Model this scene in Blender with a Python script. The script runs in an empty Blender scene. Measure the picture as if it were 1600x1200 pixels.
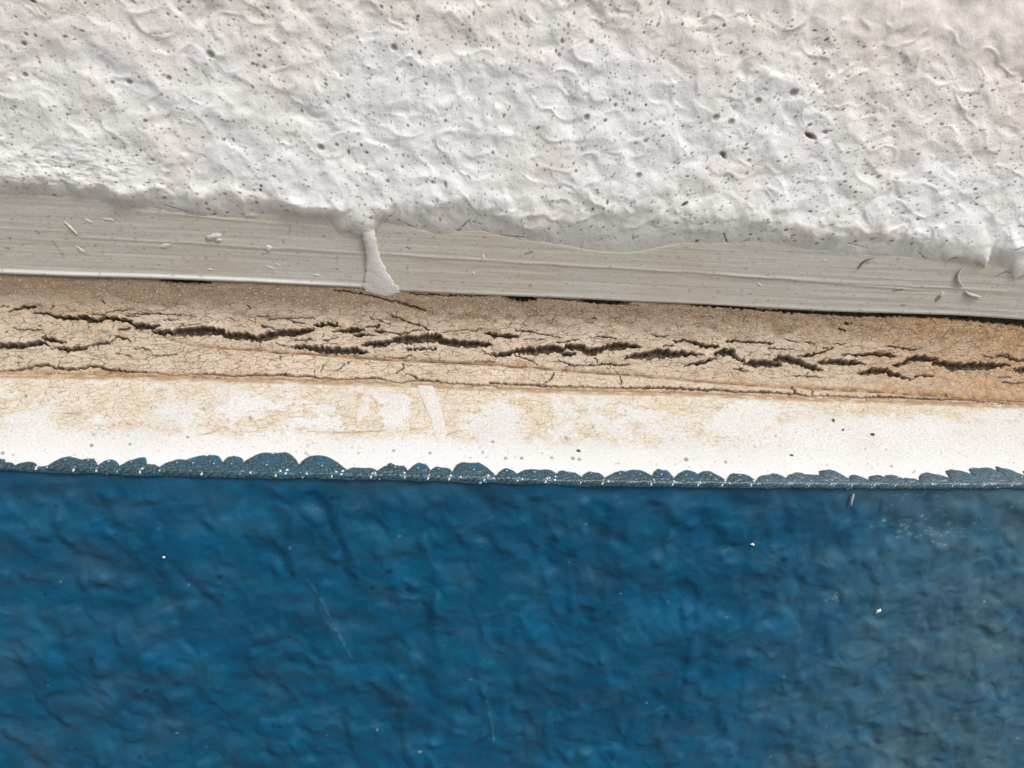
import bpy, math, random
import numpy as np
from mathutils import Matrix

# ------------------------------------------------------------------ camera, sky, sun, exposure
S = bpy.context.scene
COL = S.collection
F = 1256.0                                   # focal length in photo pixels (1600 wide)
PITCH = math.radians(20.0)
CAM = np.array([0.0, -0.25, 0.10])
def nrm(v): v = np.asarray(v, float); return v / np.linalg.norm(v)
ex = nrm([10200.0, -300.0, -1256.0])         # the joint's direction, seen by the camera
up0 = np.array([0.0, math.cos(PITCH), math.sin(PITCH)])
ez = nrm(up0 - up0.dot(ex) * ex)
ey = np.cross(ez, ex)
RWC = np.column_stack([ex, ey, ez])          # world -> camera
cd = bpy.data.cameras.new('camera')
cam = bpy.data.objects.new('camera', cd); COL.objects.link(cam)
mw = Matrix([list(RWC.T[i]) + [CAM[i]] for i in range(3)] + [[0, 0, 0, 1]])
cam.matrix_world = mw
cd.sensor_fit = 'HORIZONTAL'; cd.angle = 2 * math.atan(800.0 / F)
cd.clip_start = 0.005; cd.clip_end = 500.0
S.camera = cam

SUN_EL, SUN_AZ = math.radians(55.0), math.radians(40.0)     # azimuth: right of the wall's outward normal
W = bpy.data.worlds.new('World'); S.world = W; W.use_nodes = True
wn = W.node_tree.nodes; wl = W.node_tree.links
wn.clear()
wo = wn.new('ShaderNodeOutputWorld'); bg = wn.new('ShaderNodeBackground')
sky = wn.new('ShaderNodeTexSky'); sky.sky_type = 'NISHITA'; sky.sun_disc = False
sky.sun_elevation = SUN_EL
sky.sun_rotation = math.pi - SUN_AZ
sky.air_density = 1.0; sky.dust_density = 5.0; sky.ozone_density = 1.0
hs = wn.new('ShaderNodeHueSaturation'); hs.inputs['Saturation'].default_value = 0.35
bg.inputs['Strength'].default_value = 0.12
wl.new(sky.outputs[0], hs.inputs['Color']); wl.new(hs.outputs[0], bg.inputs[0]); wl.new(bg.outputs[0], wo.inputs[0])
sd = bpy.data.lights.new('sun', 'SUN'); sd.energy = 1.15; sd.angle = math.radians(16); sd.color = (1.0, 0.975, 0.945)
sun = bpy.data.objects.new('sun', sd); COL.objects.link(sun)
ldir = np.array([math.sin(SUN_AZ) * math.cos(SUN_EL), -math.cos(SUN_AZ) * math.cos(SUN_EL), math.sin(SUN_EL)])
from mathutils import Vector
sun.rotation_euler = Vector(ldir).to_track_quat('Z', 'Y').to_euler()
sun.location = (0.3, -1.5, 3)
S.view_settings.view_transform = 'Standard'; S.view_settings.look = 'None'
S.view_settings.gamma = 1.0; S.view_settings.use_curve_mapping = False
S.view_settings.exposure = 0.27

# ------------------------------------------------------------------ numbers
def project(P):
    c = (P - CAM) @ RWC.T
    return 800 + F * c[..., 0] / -c[..., 2], 600 - F * c[..., 1] / -c[..., 2]
def ray(px, py):
    d = np.stack([(np.asarray(px, float) - 800) / F, (600 - np.asarray(py, float)) / F, -np.ones_like(np.asarray(px, float))], -1)
    return d @ RWC
def hit_y(px, py, Y):
    d = ray(px, py); t = (Y - CAM[1]) / d[..., 1]
    return CAM + d * t[..., None]
def hit_plane(px, py, p0, n):
    d = ray(px, py); t = ((p0 - CAM) @ n) / (d @ n)
    return CAM + d * t[..., None]

_r = np.random.RandomState(7)
PERM = np.concatenate([_r.permutation(4096)] * 3)
ANG = _r.rand(4096) * 2 * np.pi
GX, GY = np.cos(ANG), np.sin(ANG)
RV = _r.rand(4096)
def hsh(i, j, seed=0):
    return PERM[(PERM[(i + seed * 131) & 4095] + j) & 4095]
def pn(x, y, seed=0):
    xi = np.floor(x).astype(int); yi = np.floor(y).astype(int)
    xf = x - xi; yf = y - yi
    u = xf * xf * xf * (xf * (xf * 6 - 15) + 10); v = yf * yf * yf * (yf * (yf * 6 - 15) + 10)
    def g(a, b):
        h = hsh(xi + a, yi + b, seed); return GX[h] * (xf - a) + GY[h] * (yf - b)
    n0 = g(0, 0) * (1 - u) + g(1, 0) * u; n1 = g(0, 1) * (1 - u) + g(1, 1) * u
    return (n0 * (1 - v) + n1 * v) * 1.5
def fbm(x, y, o=4, seed=0, gain=0.5):
    s = 0; a = 1; t = 0
    for k in range(o):
        s = s + a * pn(x * 2 ** k + 17.3 * k, y * 2 ** k + 9.1 * k, seed + k); t += a; a *= gain
    return s / t
def worley(x, y, seed=0):
    xi = np.floor(x).astype(int); yi = np.floor(y).astype(int)
    f1 = np.full(x.shape, 9.0); f2 = np.full(x.shape, 9.0); cid = np.zeros(x.shape, int)
    for a in (-1, 0, 1):
        for b in (-1, 0, 1):
            h = hsh(xi + a, yi + b, seed)
            d = np.hypot(xi + a + RV[h] - x, yi + b + RV[(h * 7 + 3) & 4095] - y)
            c = d < f1
            f2 = np.where(c, f1, np.minimum(f2, d)); cid = np.where(c, h, cid); f1 = np.where(c, d, f1)
    return f1, f2, cid
def ss(a, b, x):
    t = np.clip((x - a) / (b - a), 0, 1); return t * t * (3 - 2 * t)
def cur(pts, x):
    p = np.array(pts, float); return np.interp(x, p[:, 0], p[:, 1])
def smooth_cur(pts, x, k=9.0):
    xs = np.arange(-700, 2300, 3.0); y = cur(pts, xs)
    w = np.exp(-0.5 * (np.arange(-12, 13) * 3.0 / k) ** 2); w /= w.sum()
    y = np.convolve(np.pad(y, 12, mode='edge'), w, 'valid')
    return np.interp(x, xs, y)

def xgrid(x0, x1, a, b, d, m=3.0):
    f = np.geomspace(d * 1.5, d * 1.5 * m * 3.5, 40); f = np.cumsum(f) / f.sum()     # coarser and coarser away from the middle
    return np.concatenate([a - f[::-1] * (a - x0), np.arange(a, b, d), b + f * (x1 - b)])

def stroke(px, py, pts, acc, jag=0.0, sd=0, soft=1.0):
    """fills acc with 0..1 coverage of a polyline of varying width"""
    for (x0, y0, w0), (x1, y1, w1) in zip(pts[:-1], pts[1:]):
        m = max(w0, w1) + 3
        sel = np.nonzero((px > min(x0, x1) - m) & (px < max(x0, x1) + m) & (py > min(y0, y1) - m) & (py < max(y0, y1) + m))
        if sel[0].size == 0: continue
        X = px[sel]; Y = py[sel]
        L2 = (x1 - x0) ** 2 + (y1 - y0) ** 2 + 1e-9
        t = np.clip(((X - x0) * (x1 - x0) + (Y - y0) * (y1 - y0)) / L2, 0, 1)
        hw = 0.5 * (w0 + (w1 - w0) * t)
        d = np.hypot(X - x0 - t * (x1 - x0), Y - y0 - t * (y1 - y0))
        if jag:
            d = d + (pn(X / 4.5, Y / 4.5, 50 + sd) + 0.22 * pn(X / 2.2, Y / 2.2, 55 + sd)) * jag * np.minimum(hw, 4)
        c = np.clip((hw + 0.6 - d) / soft, 0, 1)
        acc[sel] = np.maximum(acc[sel], c)
    return acc

# ------------------------------------------------------------------ scene helpers
def setp(o, label=None, cat=None, group=None, kind=None):
    if label: o['label'] = label
    if cat: o['category'] = cat
    if group: o['group'] = group
    if kind: o['kind'] = kind
    return o
def thing(name, loc, label, cat, group=None):
    o = bpy.data.objects.new(name, None); COL.objects.link(o); o.location = loc; o.empty_display_size = 0.02
    o['kind'] = 'thing'
    return setp(o, label, cat, group)
def link_mesh(name, V, faces, mat, parent=None, attrs=None, smooth=True, origin=None):
    V = np.asarray(V, float).reshape(-1, 3)
    off = np.zeros(3)
    if parent is not None: off = np.array(parent.location)
    org = np.array(origin) if origin is not None else off
    me = bpy.data.meshes.new(name)
    F_ = np.asarray(faces, np.int32); nf, k = F_.shape
    me.vertices.add(len(V)); me.vertices.foreach_set('co', (V - org).astype(np.float32).ravel())
    me.loops.add(nf * k); me.loops.foreach_set('vertex_index', F_.ravel())
    me.polygons.add(nf); me.polygons.foreach_set('loop_start', np.arange(0, nf * k, k, dtype=np.int32))
    me.polygons.foreach_set('loop_total', np.full(nf, k, np.int32))
    me.polygons.foreach_set('use_smooth', np.full(nf, smooth, bool))
    for n, a in (attrs or {}).items():
        at = me.attributes.new(n, 'FLOAT', 'POINT'); at.data.foreach_set('value', np.asarray(a, np.float32).ravel())
    me.update(calc_edges=True); me.validate()
    if mat: me.materials.append(mat)
    o = bpy.data.objects.new(name, me); COL.objects.link(o)
    if parent is not None:
        o.parent = parent; o.location = org - off
    else: o.location = org
    return o
def gfaces(ny, nx, flip=False):
    i = np.arange(ny * nx).reshape(ny, nx)
    q = np.stack([i[:-1, :-1], i[:-1, 1:], i[1:, 1:], i[1:, :-1]], -1).reshape(-1, 4)
    return q[:, ::-1] if flip else q
def sheet(name, P, mat, parent=None, attrs=None, flip=False):
    return link_mesh(name, P, gfaces(P.shape[0], P.shape[1], flip), mat, parent, attrs)
def gnormal(P, flip=1.0):
    a = np.gradient(P, axis=1); b = np.gradient(P, axis=0)
    n = np.cross(a, b); return flip * n / (np.linalg.norm(n, axis=-1, keepdims=True) + 1e-12)
def loft(name, secs, mat, parent=None, n=14, attrs=None, origin=None):
    """secs: list of (centre, axis_a, axis_b) ; closed tube with capped ends"""
    a = np.linspace(0, 2 * np.pi, n, endpoint=False)
    V = [np.array(c) + np.outer(np.cos(a), A) + np.outer(np.sin(a), B) for c, A, B in secs]
    m = len(V); V.append(np.array([secs[0][0]])); V.append(np.array([secs[-1][0]]))
    V = np.concatenate(V); f = []
    for i in range(m - 1):
        for j in range(n):
            k = (j + 1) % n; f.append((i * n + j, i * n + k, (i + 1) * n + k, (i + 1) * n + j))
    for j in range(n):
        k = (j + 1) % n
        f.append((m * n, k, j, m * n)); f.append((m * n + 1, (m - 1) * n + j, (m - 1) * n + k, m * n + 1))
    tri = [q[:3] for q in f if q[0] == q[3]]; quad = [q for q in f if q[0] != q[3]]
    fl = [(q[0], q[1], q[2]) for q in quad] + [(q[0], q[2], q[3]) for q in quad] + tri
    return link_mesh(name, V, fl, mat, parent, attrs, True, origin)

# ------------------------------------------------------------------ materials
class M:
    def __init__(s, name):
        s.m = bpy.data.materials.new(name); s.m.use_nodes = True
        s.n = s.m.node_tree.nodes; s.l = s.m.node_tree.links
        s.b = s.n['Principled BSDF']; s.co = s.n.new('ShaderNodeTexCoord').outputs['Object']
    def link(s, a, b): s.l.new(a, b)
    def attr(s, name):
        a = s.n.new('ShaderNodeAttribute'); a.attribute_name = name; return a.outputs['Fac']
    def vec(s, scale):
        m = s.n.new('ShaderNodeMapping'); m.inputs['Scale'].default_value = scale; s.link(s.co, m.inputs[0]); return m.outputs[0]
    def noise(s, scale, det=4, rough=0.55, vec=None):
        t = s.n.new('ShaderNodeTexNoise'); t.inputs['Scale'].default_value = scale; t.inputs['Detail'].default_value = det
        t.inputs['Roughness'].default_value = rough; s.link(vec or s.co, t.inputs['Vector']); return t.outputs['Fac']
    def vor(s, scale, feat='F1', vec=None):
        t = s.n.new('ShaderNodeTexVoronoi'); t.feature = feat; t.inputs['Scale'].default_value = scale
        s.link(vec or s.co, t.inputs['Vector']); return t.outputs['Distance']
    def ramp(s, fac, stops):
        r = s.n.new('ShaderNodeMapRange'); (a, fa), (b, fb) = stops
        for k, v in zip(('From Min', 'From Max', 'To Min', 'To Max'), (a, b, fa, fb)): r.inputs[k].default_value = v
        s.link(fac, r.inputs['Value']); return r.outputs[0]
    def math(s, op, a, b):
        r = s.n.new('ShaderNodeMath'); r.operation = op
        for k, v in ((0, a), (1, b)):
            if isinstance(v, (int, float)): r.inputs[k].default_value = v
            else: s.link(v, r.inputs[k])
        return r.outputs[0]
    def mix(s, fac, a, b):
        r = s.n.new('ShaderNodeMix'); r.data_type = 'RGBA'
        if isinstance(fac, (int, float)): r.inputs[0].default_value = fac
        else: s.link(fac, r.inputs[0])
        for k, v in ((6, a), (7, b)):
            if isinstance(v, tuple): r.inputs[k].default_value = (*v, 1)
            else: s.link(v, r.inputs[k])
        return r.outputs[2]
    def color(s, c):
        if isinstance(c, tuple): s.b.inputs['Base Color'].default_value = (*c, 1)
        else: s.link(c, s.b.inputs['Base Color'])
    def set(s, **k):
        for a, v in k.items():
            i = s.b.inputs[a.replace('_', ' ')]
            if isinstance(v, (int, float)): i.default_value = v
            else: s.link(v, i)
    def surf(s, ku, kv, warp, wscale, off=0.0):
        c = s.n.new('ShaderNodeCombineXYZ'); s.link(s.attr('su'), c.inputs[0]); s.link(s.attr('sv'), c.inputs[1]); c.inputs[2].default_value = off
        t = s.n.new('ShaderNodeTexNoise'); t.inputs['Scale'].default_value = wscale; t.inputs['Detail'].default_value = 3; s.link(c.outputs[0], t.inputs['Vector'])
        a = s.n.new('ShaderNodeVectorMath'); a.operation = 'MULTIPLY_ADD'; s.link(t.outputs['Color'], a.inputs[0]); a.inputs[1].default_value = (warp, warp * 0.8, 0); s.link(c.outputs[0], a.inputs[2])
        m = s.n.new('ShaderNodeMapping'); m.inputs['Scale'].default_value = (ku, kv, 1); s.link(a.outputs[0], m.inputs[0]); return m.outputs[0]
    def web(s, ku, kv, w, warp=1.0, wscale=0.7, off=0.0):
        d = s.vor(1.0, 'DISTANCE_TO_EDGE', s.surf(ku, kv, warp, wscale, off))
        return s.ramp(d, [(0.0, 1.0), (w, 0.0)])
    def bump(s, *layers):
        prev = None
        for h, dist, st in layers:
            b = s.n.new('ShaderNodeBump'); b.inputs['Distance'].default_value = dist; b.inputs['Strength'].default_value = st
            s.link(h, b.inputs['Height'])
            if prev: s.link(prev, b.inputs['Normal'])
            prev = b.outputs[0]
        s.link(prev, s.b.inputs['Normal'])

def mat_stucco():
    m = M('white_stucco_paint')
    big = m.ramp(m.noise(22, 3), [(0.40, 0), (0.72, 1)])
    c = m.mix(m.math('MULTIPLY', big, 0.55), (0.80, 0.79, 0.775), (0.70, 0.66, 0.61))
    c = m.mix(m.math('MULTIPLY', m.attr('warm'), 0.55), c, (0.74, 0.655, 0.575))
    c = m.mix(m.ramp(m.noise(700, 3), [(0.52, 0), (0.75, 0.30)]), c, (0.52, 0.48, 0.43))
    c = m.mix(m.attr('film'), c, (0.53, 0.52, 0.49))
    c = m.mix(m.attr('dirt'), c, (0.165, 0.10, 0.055))
    m.color(c); m.set(Roughness=0.62)
    m.bump((m.noise(260, 4, 0.6), 0.0012, 0.35), (m.noise(1500, 3), 0.0002, 0.5))
    return m.m
def mat_reveal():
    m = M('brushed_plaster')
    st = m.noise(1.0, 5, 0.65, m.vec((9, 40, 1000)))
    c = m.mix(m.ramp(st, [(0.35, 0), (0.68, 1)]), (0.445, 0.425, 0.375), (0.53, 0.51, 0.46))
    c = m.mix(m.ramp(m.noise(35, 4), [(0.45, 0), (0.75, 0.7)]), c, (0.46, 0.40, 0.305))
    c = m.mix(m.ramp(m.noise(1200, 2), [(0.60, 0), (0.80, 0.6)]), c, (0.25, 0.22, 0.18))
    c = m.mix(m.attr('edge'), c, (0.70, 0.69, 0.66))
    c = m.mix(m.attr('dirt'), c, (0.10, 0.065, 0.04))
    m.color(c); m.set(Roughness=0.8)
    m.bump((m.noise(1.0, 4, 0.6, m.vec((14, 60, 1500))), 0.0003, 0.4), (m.noise(1800, 3), 0.00015, 0.5))
    return m.m
def mat_sealant():
    m = M('cracked_sealant')
    c = m.mix(m.ramp(m.noise(60, 5, 0.6), [(0.35, 0), (0.70, 1)]), (0.53, 0.415, 0.30), (0.66, 0.55, 0.43))
    c = m.mix(m.attr('grime_shade'), c, (0.19, 0.13, 0.075))
    c = m.mix(m.attr('rust'), c, m.mix(m.ramp(m.noise(500, 4, 0.65), [(0.38, 0), (0.62, 1)]), (0.23, 0.125, 0.06), (0.50, 0.285, 0.11)))
    c = m.mix(m.ramp(m.noise(1300, 3, 0.65), [(0.50, 0), (0.70, 0.75)]), c, (0.27, 0.20, 0.135))
    c = m.mix(m.ramp(m.noise(2100, 2), [(0.58, 0), (0.74, 0.6)]), c, (0.80, 0.71, 0.58))
    brk = m.ramp(m.noise(1.0, 3, 0.6, m.surf(0.30, 0.5, 0.3, 0.5, 3.0)), [(0.42, 0), (0.56, 1)])
    brk2 = m.ramp(m.noise(1.0, 3, 0.6, m.surf(0.25, 0.45, 0.3, 0.5, 7.0)), [(0.46, 0), (0.58, 1)])
    w1 = m.math('MULTIPLY', m.web(0.20, 0.56, 0.036, 0.9, 0.45), brk)
    w2 = m.math('MULTIPLY', m.web(0.46, 1.15, 0.046, 0.5, 0.9, 5.0), m.math('MULTIPLY', brk2, 0.75))
    w = m.math('MULTIPLY', m.math('MAXIMUM', w1, w2), m.attr('webby'))
    c = m.mix(m.math('MULTIPLY', w, 0.9), c, (0.10, 0.055, 0.03))
    c = m.mix(m.attr('hair'), c, (0.075, 0.042, 0.024))
    c = m.mix(m.attr('inside'), c, m.mix(m.ramp(m.noise(900, 3), [(0.35, 0), (0.65, 1)]), (0.035, 0.025, 0.016), (0.17, 0.13, 0.085)))
    m.color(c); m.set(Roughness=0.8)
    m.bump((m.noise(1400, 4, 0.65), 0.0004, 0.6), (m.noise(320, 3), 0.0006, 0.3), (m.math('MULTIPLY', w, -1.0), 0.0003, 0.8))
    return m.m
def mat_ledge():
    m = M('flaking_white_paint')
    tan = m.mix(m.ramp(m.noise(260, 4), [(0.35, 0), (0.65, 1)]), (0.60, 0.50, 0.365), (0.69, 0.62, 0.50))
    wh = m.mix(m.attr('grain'), (0.71, 0.71, 0.705), m.mix(m.ramp(m.noise(40, 4), [(0.4, 0), (0.7, 1)]), (0.69, 0.685, 0.67), (0.61, 0.595, 0.565)))
    c = m.mix(m.attr('bare'), wh, tan)
    sp = m.ramp(m.noise(1700, 4, 0.7), [(0.45, 0), (0.70, 0.8)])
    c = m.mix(m.math('MULTIPLY', sp, m.attr('grain')), c, (0.40, 0.355, 0.30))
    brk = m.ramp(m.noise(1.0, 3, 0.6, m.surf(0.3, 0.4, 0.3, 0.5, 3.0)), [(0.36, 0), (0.50, 1)])
    w = m.math('MULTIPLY', m.web(0.36, 0.62, 0.040, 1.5, 0.7), m.math('MULTIPLY', brk, m.attr('bare')))
    c = m.mix(m.math('MULTIPLY', w, 0.85), c, (0.33, 0.19, 0.085))
    c = m.mix(m.attr('line'), c, (0.34, 0.20, 0.09))
    c = m.mix(m.attr('dirt'), c, (0.10, 0.08, 0.06))
    m.color(c); m.set(Roughness=0.55)
    m.bump((m.noise(1500, 3), 0.00025, 0.5), (m.noise(200, 3), 0.0004, 0.2), (m.math('MULTIPLY', w, -1.0), 0.0002, 0.7))
    return m.m
def mat_blue():
    m = M('blue_gloss_paint')
    c = m.mix(m.ramp(m.noise(30, 4, vec=m.vec((1, 1, 1.25))), [(0.35, 0), (0.70, 1)]), (0.0002, 0.062, 0.132), (0.0005, 0.100, 0.208))
    greying = m.math('MULTIPLY', m.attr('greying'), m.ramp(m.noise(70, 5, 0.6, m.vec((0.7, 1, 1.3))), [(0.30, 0.25), (0.70, 1.0)]))
    c = m.mix(greying, c, (0.072, 0.15, 0.19))
    c = m.mix(m.attr('dirt'), c, (0.004, 0.012, 0.03))
    c = m.mix(m.attr('pale'), c, (0.30, 0.46, 0.52))
    m.color(c)
    m.set(Roughness=m.math('ADD', m.ramp(m.noise(90, 4), [(0.3, 0.24), (0.7, 0.44)]), m.math('MULTIPLY', greying, 0.25)))
    m.set(Specular_IOR_Level=0.32)
    m.bump((m.noise(240, 4, 0.6), 0.0010, 0.25), (m.noise(1100, 4, 0.65), 0.00025, 0.5))
    return m.m
def mat_scallop(name, dark, lite, sheen, spk):
    m = M(name)
    sp = m.ramp(m.noise(1800, 3, 0.6), [(0.42, 0), (0.60, 1)])
    c = m.mix(sp, dark, lite)
    c = m.mix(m.ramp(m.noise(330, 3), [(0.50, 0), (0.66, 0.9)]), c, sheen)
    c = m.mix(m.ramp(m.noise(620, 3), [(spk + 0.02, 0), (spk + 0.05, 1)]), c, (0.74, 0.77, 0.77))  # white specks: paint spatter, and glints put into the colour
    m.color(c); m.set(Roughness=0.16, Specular_IOR_Level=0.7)
    m.bump((m.noise(1000, 4, 0.6), 0.0005, 0.6), (m.noise(450, 3), 0.0006, 0.3))
    return m.m
def mat_plain(name, a, b, scale, rough=0.7):
    m = M(name); m.color(m.mix(m.ramp(m.noise(scale, 4), [(0.35, 0), (0.65, 1)]), a, b)); m.set(Roughness=rough)
    m.bump((m.noise(scale * 2, 3), 0.0003, 0.5)); return m.m
MS, MR, MC, ML, MB_, MP = mat_stucco(), mat_reveal(), mat_sealant(), mat_ledge(), mat_blue(), mat_scallop('speckled_blue_paint', (0.008, 0.026, 0.03), (0.045, 0.12, 0.165), (0.008, 0.085, 0.155), 0.645)
MP2 = mat_scallop('greyer_blue_paint', (0.02, 0.05, 0.065), (0.075, 0.14, 0.185), (0.05, 0.125, 0.18), 0.67)
M_BLOB = mat_plain('plaster_crumb', (0.50, 0.48, 0.43), (0.60, 0.58, 0.53), 900)
M_DARK = mat_plain('dark_dirt', (0.06, 0.042, 0.028), (0.13, 0.09, 0.055), 1500, 0.9)
M_PALE = mat_plain('pale_fibre', (0.48, 0.455, 0.40), (0.58, 0.555, 0.50), 900)
M_WHITE = mat_plain('white_paint_chip', (0.74, 0.74, 0.72), (0.82, 0.82, 0.80), 900)
M_DRIP = mat_plain('thin_white_paint', (0.66, 0.665, 0.665), (0.73, 0.735, 0.735), 600, 0.5)
M_GROUND = mat_plain('pavement_concrete', (0.11, 0.11, 0.105), (0.17, 0.165, 0.16), 6, 0.9)
M_CORE = mat_plain('masonry', (0.25, 0.22, 0.19), (0.32, 0.29, 0.25), 60, 0.95)

# ------------------------------------------------------------------ the lines of the joint, in the photograph
Y_ST, Y_RV, Y_B = 0.0, 0.0070, -0.010
TILT = 0.14                                   # the plaster band leans out towards its top
LIP = [(-700, 262), (0, 284), (60, 285), (110, 288), (150, 292), (185, 304), (215, 306), (250, 299), (280, 307), (310, 314), (345, 303), (385, 310), (420, 321),
       (470, 322), (520, 332), (560, 338), (585, 340), (620, 328), (680, 318), (720, 322), (780, 326), (820, 336), (870, 330), (920, 320), (990, 324), (1060, 336), (1150, 346),
       (1230, 356), (1300, 361), (1400, 369), (1450, 373), (1485, 379), (1510, 388), (1525, 397), (1540, 396), (1552, 385), (1575, 378), (1590, 390), (1610, 388), (1650, 378), (2300, 410)]
FILM = [(-700, 285), (0, 308), (100, 312), (200, 326), (300, 342), (360, 348), (430, 336), (500, 342), (560, 352), (600, 348), (640, 362), (690, 376), (740, 366), (800, 380),
        (860, 388), (940, 402), (1000, 402), (1060, 388), (1140, 388), (1200, 384), (1300, 398), (1345, 408), (1400, 402), (1450, 412), (1500, 412), (1530, 414), (1560, 412), (1600, 430), (2300, 450)]
BOT_A = [(-700, 396), (0, 428), (100, 432), (250, 436), (400, 442), (560, 450), (620, 455), (720, 460), (800, 463), (900, 467), (1000, 472), (1100, 476), (1200, 482), (1300, 487), (1400, 490),
         (1500, 493), (1600, 500), (2300, 530)]
BOT_B = [(-700, 570), (0, 587), (100, 588), (200, 590), (300, 592), (400, 594), (500, 597), (600, 600), (700, 605), (800, 609), (900, 612), (1000, 614), (1100, 617), (1200, 621), (1300, 625),
         (1400, 629), (1500, 632), (1600, 635), (2300, 655)]
ARRIS = [(-700, 716), (0, 731), (100, 735), (200, 738), (350, 742), (450, 744), (600, 746), (700, 749), (800, 752), (900, 755), (1000, 757), (1200, 759), (1400, 760), (1600, 760), (2300, 766)]
PXS = np.arange(-420, 2021, 4.0)
def world_line(pts, Y):
    p = hit_y(PXS, smooth_cur(pts, PXS, 14), Y); return p[:, 0], p[:, 2]
xa, za = world_line(BOT_A, Y_RV)
xb, zb = world_line(BOT_B, Y_B)
SLOPE = math.radians(24)
nled = np.array([0.0, -math.sin(SLOPE), math.cos(SLOPE)])
pb0 = np.array([0.0, Y_B, np.interp(0.0, xb, zb)])
pc = hit_plane(PXS, smooth_cur(ARRIS, PXS, 14), pb0, nled)
xc, yc, zc = pc[:, 0], pc[:, 1], pc[:, 2]
ZA = lambda x: np.interp(x, xa, za)
ZB = lambda x: np.interp(x, xb, zb)
YC = lambda x: np.interp(x, xc, yc)
ZC = lambda x: np.interp(x, xc, zc)
XL = hit_y(np.array([-30.]), np.array([450.]), Y_ST)[0, 0]; XR = hit_y(np.array([1640.]), np.array([450.]), Y_ST)[0, 0]
X0, X1 = XL - 0.16, XR + 0.16
def band_y(x, z): return Y_RV - TILT * np.clip(z - ZA(x), -0.002, 0.032)
rng = np.random.RandomState(3)

# ------------------------------------------------------------------ the ground
gz = -0.95
G = np.array([[[-60, 3, gz], [60, 3, gz]], [[-60, -120, gz], [60, -120, gz]]], float)
gr = sheet('ground', G, M_GROUND, None, None, True); setp(gr, kind='structure')

# ------------------------------------------------------------------ upper wall: stucco coat over a brushed plaster band
zlip = float(np.interp(0, *world_line(LIP, 0)))
wall = thing('upper_wall', (0.0, 0.02, float(ZA(0.0))), 'white rough stucco wall with pinholes, its lower edge overhanging a grey brushed plaster band', 'wall')
dx = 0.00029
gx = xgrid(X0, X1, XL, XR, dx, 2.5)
ztop = float(hit_y(np.array([800.]), np.array([-20.]), 0)[0, 2])
zl = ZA(gx) + 0.002
tz = np.concatenate([np.arange(0, 1, 1 / 400.0), np.linspace(1.0, 1.9, 70)])
Zg = zl[None, :] + tz[:, None] * (ztop - zl[None, :])
Xg = np.broadcast_to(gx, Zg.shape).copy()
P = np.stack([Xg, np.zeros_like(Xg), Zg], -1)
px, py = project(P)
u, v = Xg * 1000, Zg * 1000                   # millimetres
wu = u + 2.4 * fbm(u / 10, v / 9, 2, 11); wv = v + 2.2 * fbm(u / 10, v / 9, 2, 21)
h0 = fbm(wu / 11.0, wv / 9.5, 2, 41)
f1, f2, _ = worley(wu / 13.0, wv / 10.5, 5)
g1, g2, _ = worley(wu / 7.5 + 3.3, wv / 6.4, 9)
m1 = ss(-0.35, 0.25, fbm(u / 18, v / 15, 2, 31)); m2 = ss(-0.25, 0.35, fbm(u / 13, v / 12, 2, 35))
vein = lambda n, w: np.exp(-(n / w) ** 2)
ridge = vein(pn(wu / 9.5 + 3.1, wv / 7.5, 131) + 0.15 * pn(wu / 4, wv / 4, 133), 0.17) * (0.15 + 0.85 * m1)
ridge2 = vein(pn(wu / 6.5 + 8.7, wv / 5.6, 137), 0.22) * (0.2 + 0.8 * m2)
h = 0.95 * h0 + 0.25 * ridge + 0.15 * ridge2 - 0.50 * np.exp(-(f1 / 0.36) ** 2) * (0.25 + 0.75 * m1) - 0.28 * np.exp(-(g1 / 0.38) ** 2) * (0.4 + 0.6 * m2)
h += 0.3 * fbm(u / 34, v / 26, 2, 43) + 0.14 * fbm(wu / 4.6, wv / 4.0, 2, 45) + 0.025 * fbm(u / 1.9, v / 1.6, 3, 47)
h *= 1.10
ragged = ss(60, 8, np.hypot((px - 120) / 3.2, py - 262))
h += ragged * (0.45 * fbm(u / 3.2, v / 1.3, 3, 61))
lip = smooth_cur(LIP, px) + 9.0 * fbm(u / 6.0, u * 0 + 1.5, 3, 71) + 5.0 * fbm(u / 14, v / 22, 2, 72)
film = smooth_cur(FILM, px) + 0.024 * (smooth_cur(FILM, px) - 143) + 4.0 * fbm(u / 4.0, u * 0, 2, 73)
film = np.maximum(film, lip + 18)
s = (py - lip) / (film - lip)
nearlip = ss(-60, 0, py - lip) * (1 - ss(0.0, 0.4, s))
h += 0.60 * nearlip * (0.35 + 0.65 * (0.4 + 1.3 * fbm(u / 5.5, v / 5, 2, 77)))
s0 = np.clip(s + 0.30, 0, None) / 1.30
tgt = band_y(Xg, Zg) * 1000
drop = np.where(s < 1, (tgt - 0.7) * (0.22 * ss(0, 0.5, s0) + 0.78 * np.clip(s0, 0, 1) ** 1.4), tgt - 0.7 + np.minimum((s - 1) * 6, 6))
rel = h * (1 - 0.80 * ss(0.05, 0.8, s))
Yg = -rel * 0.001 + 0.00125 + drop * 0.001
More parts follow.
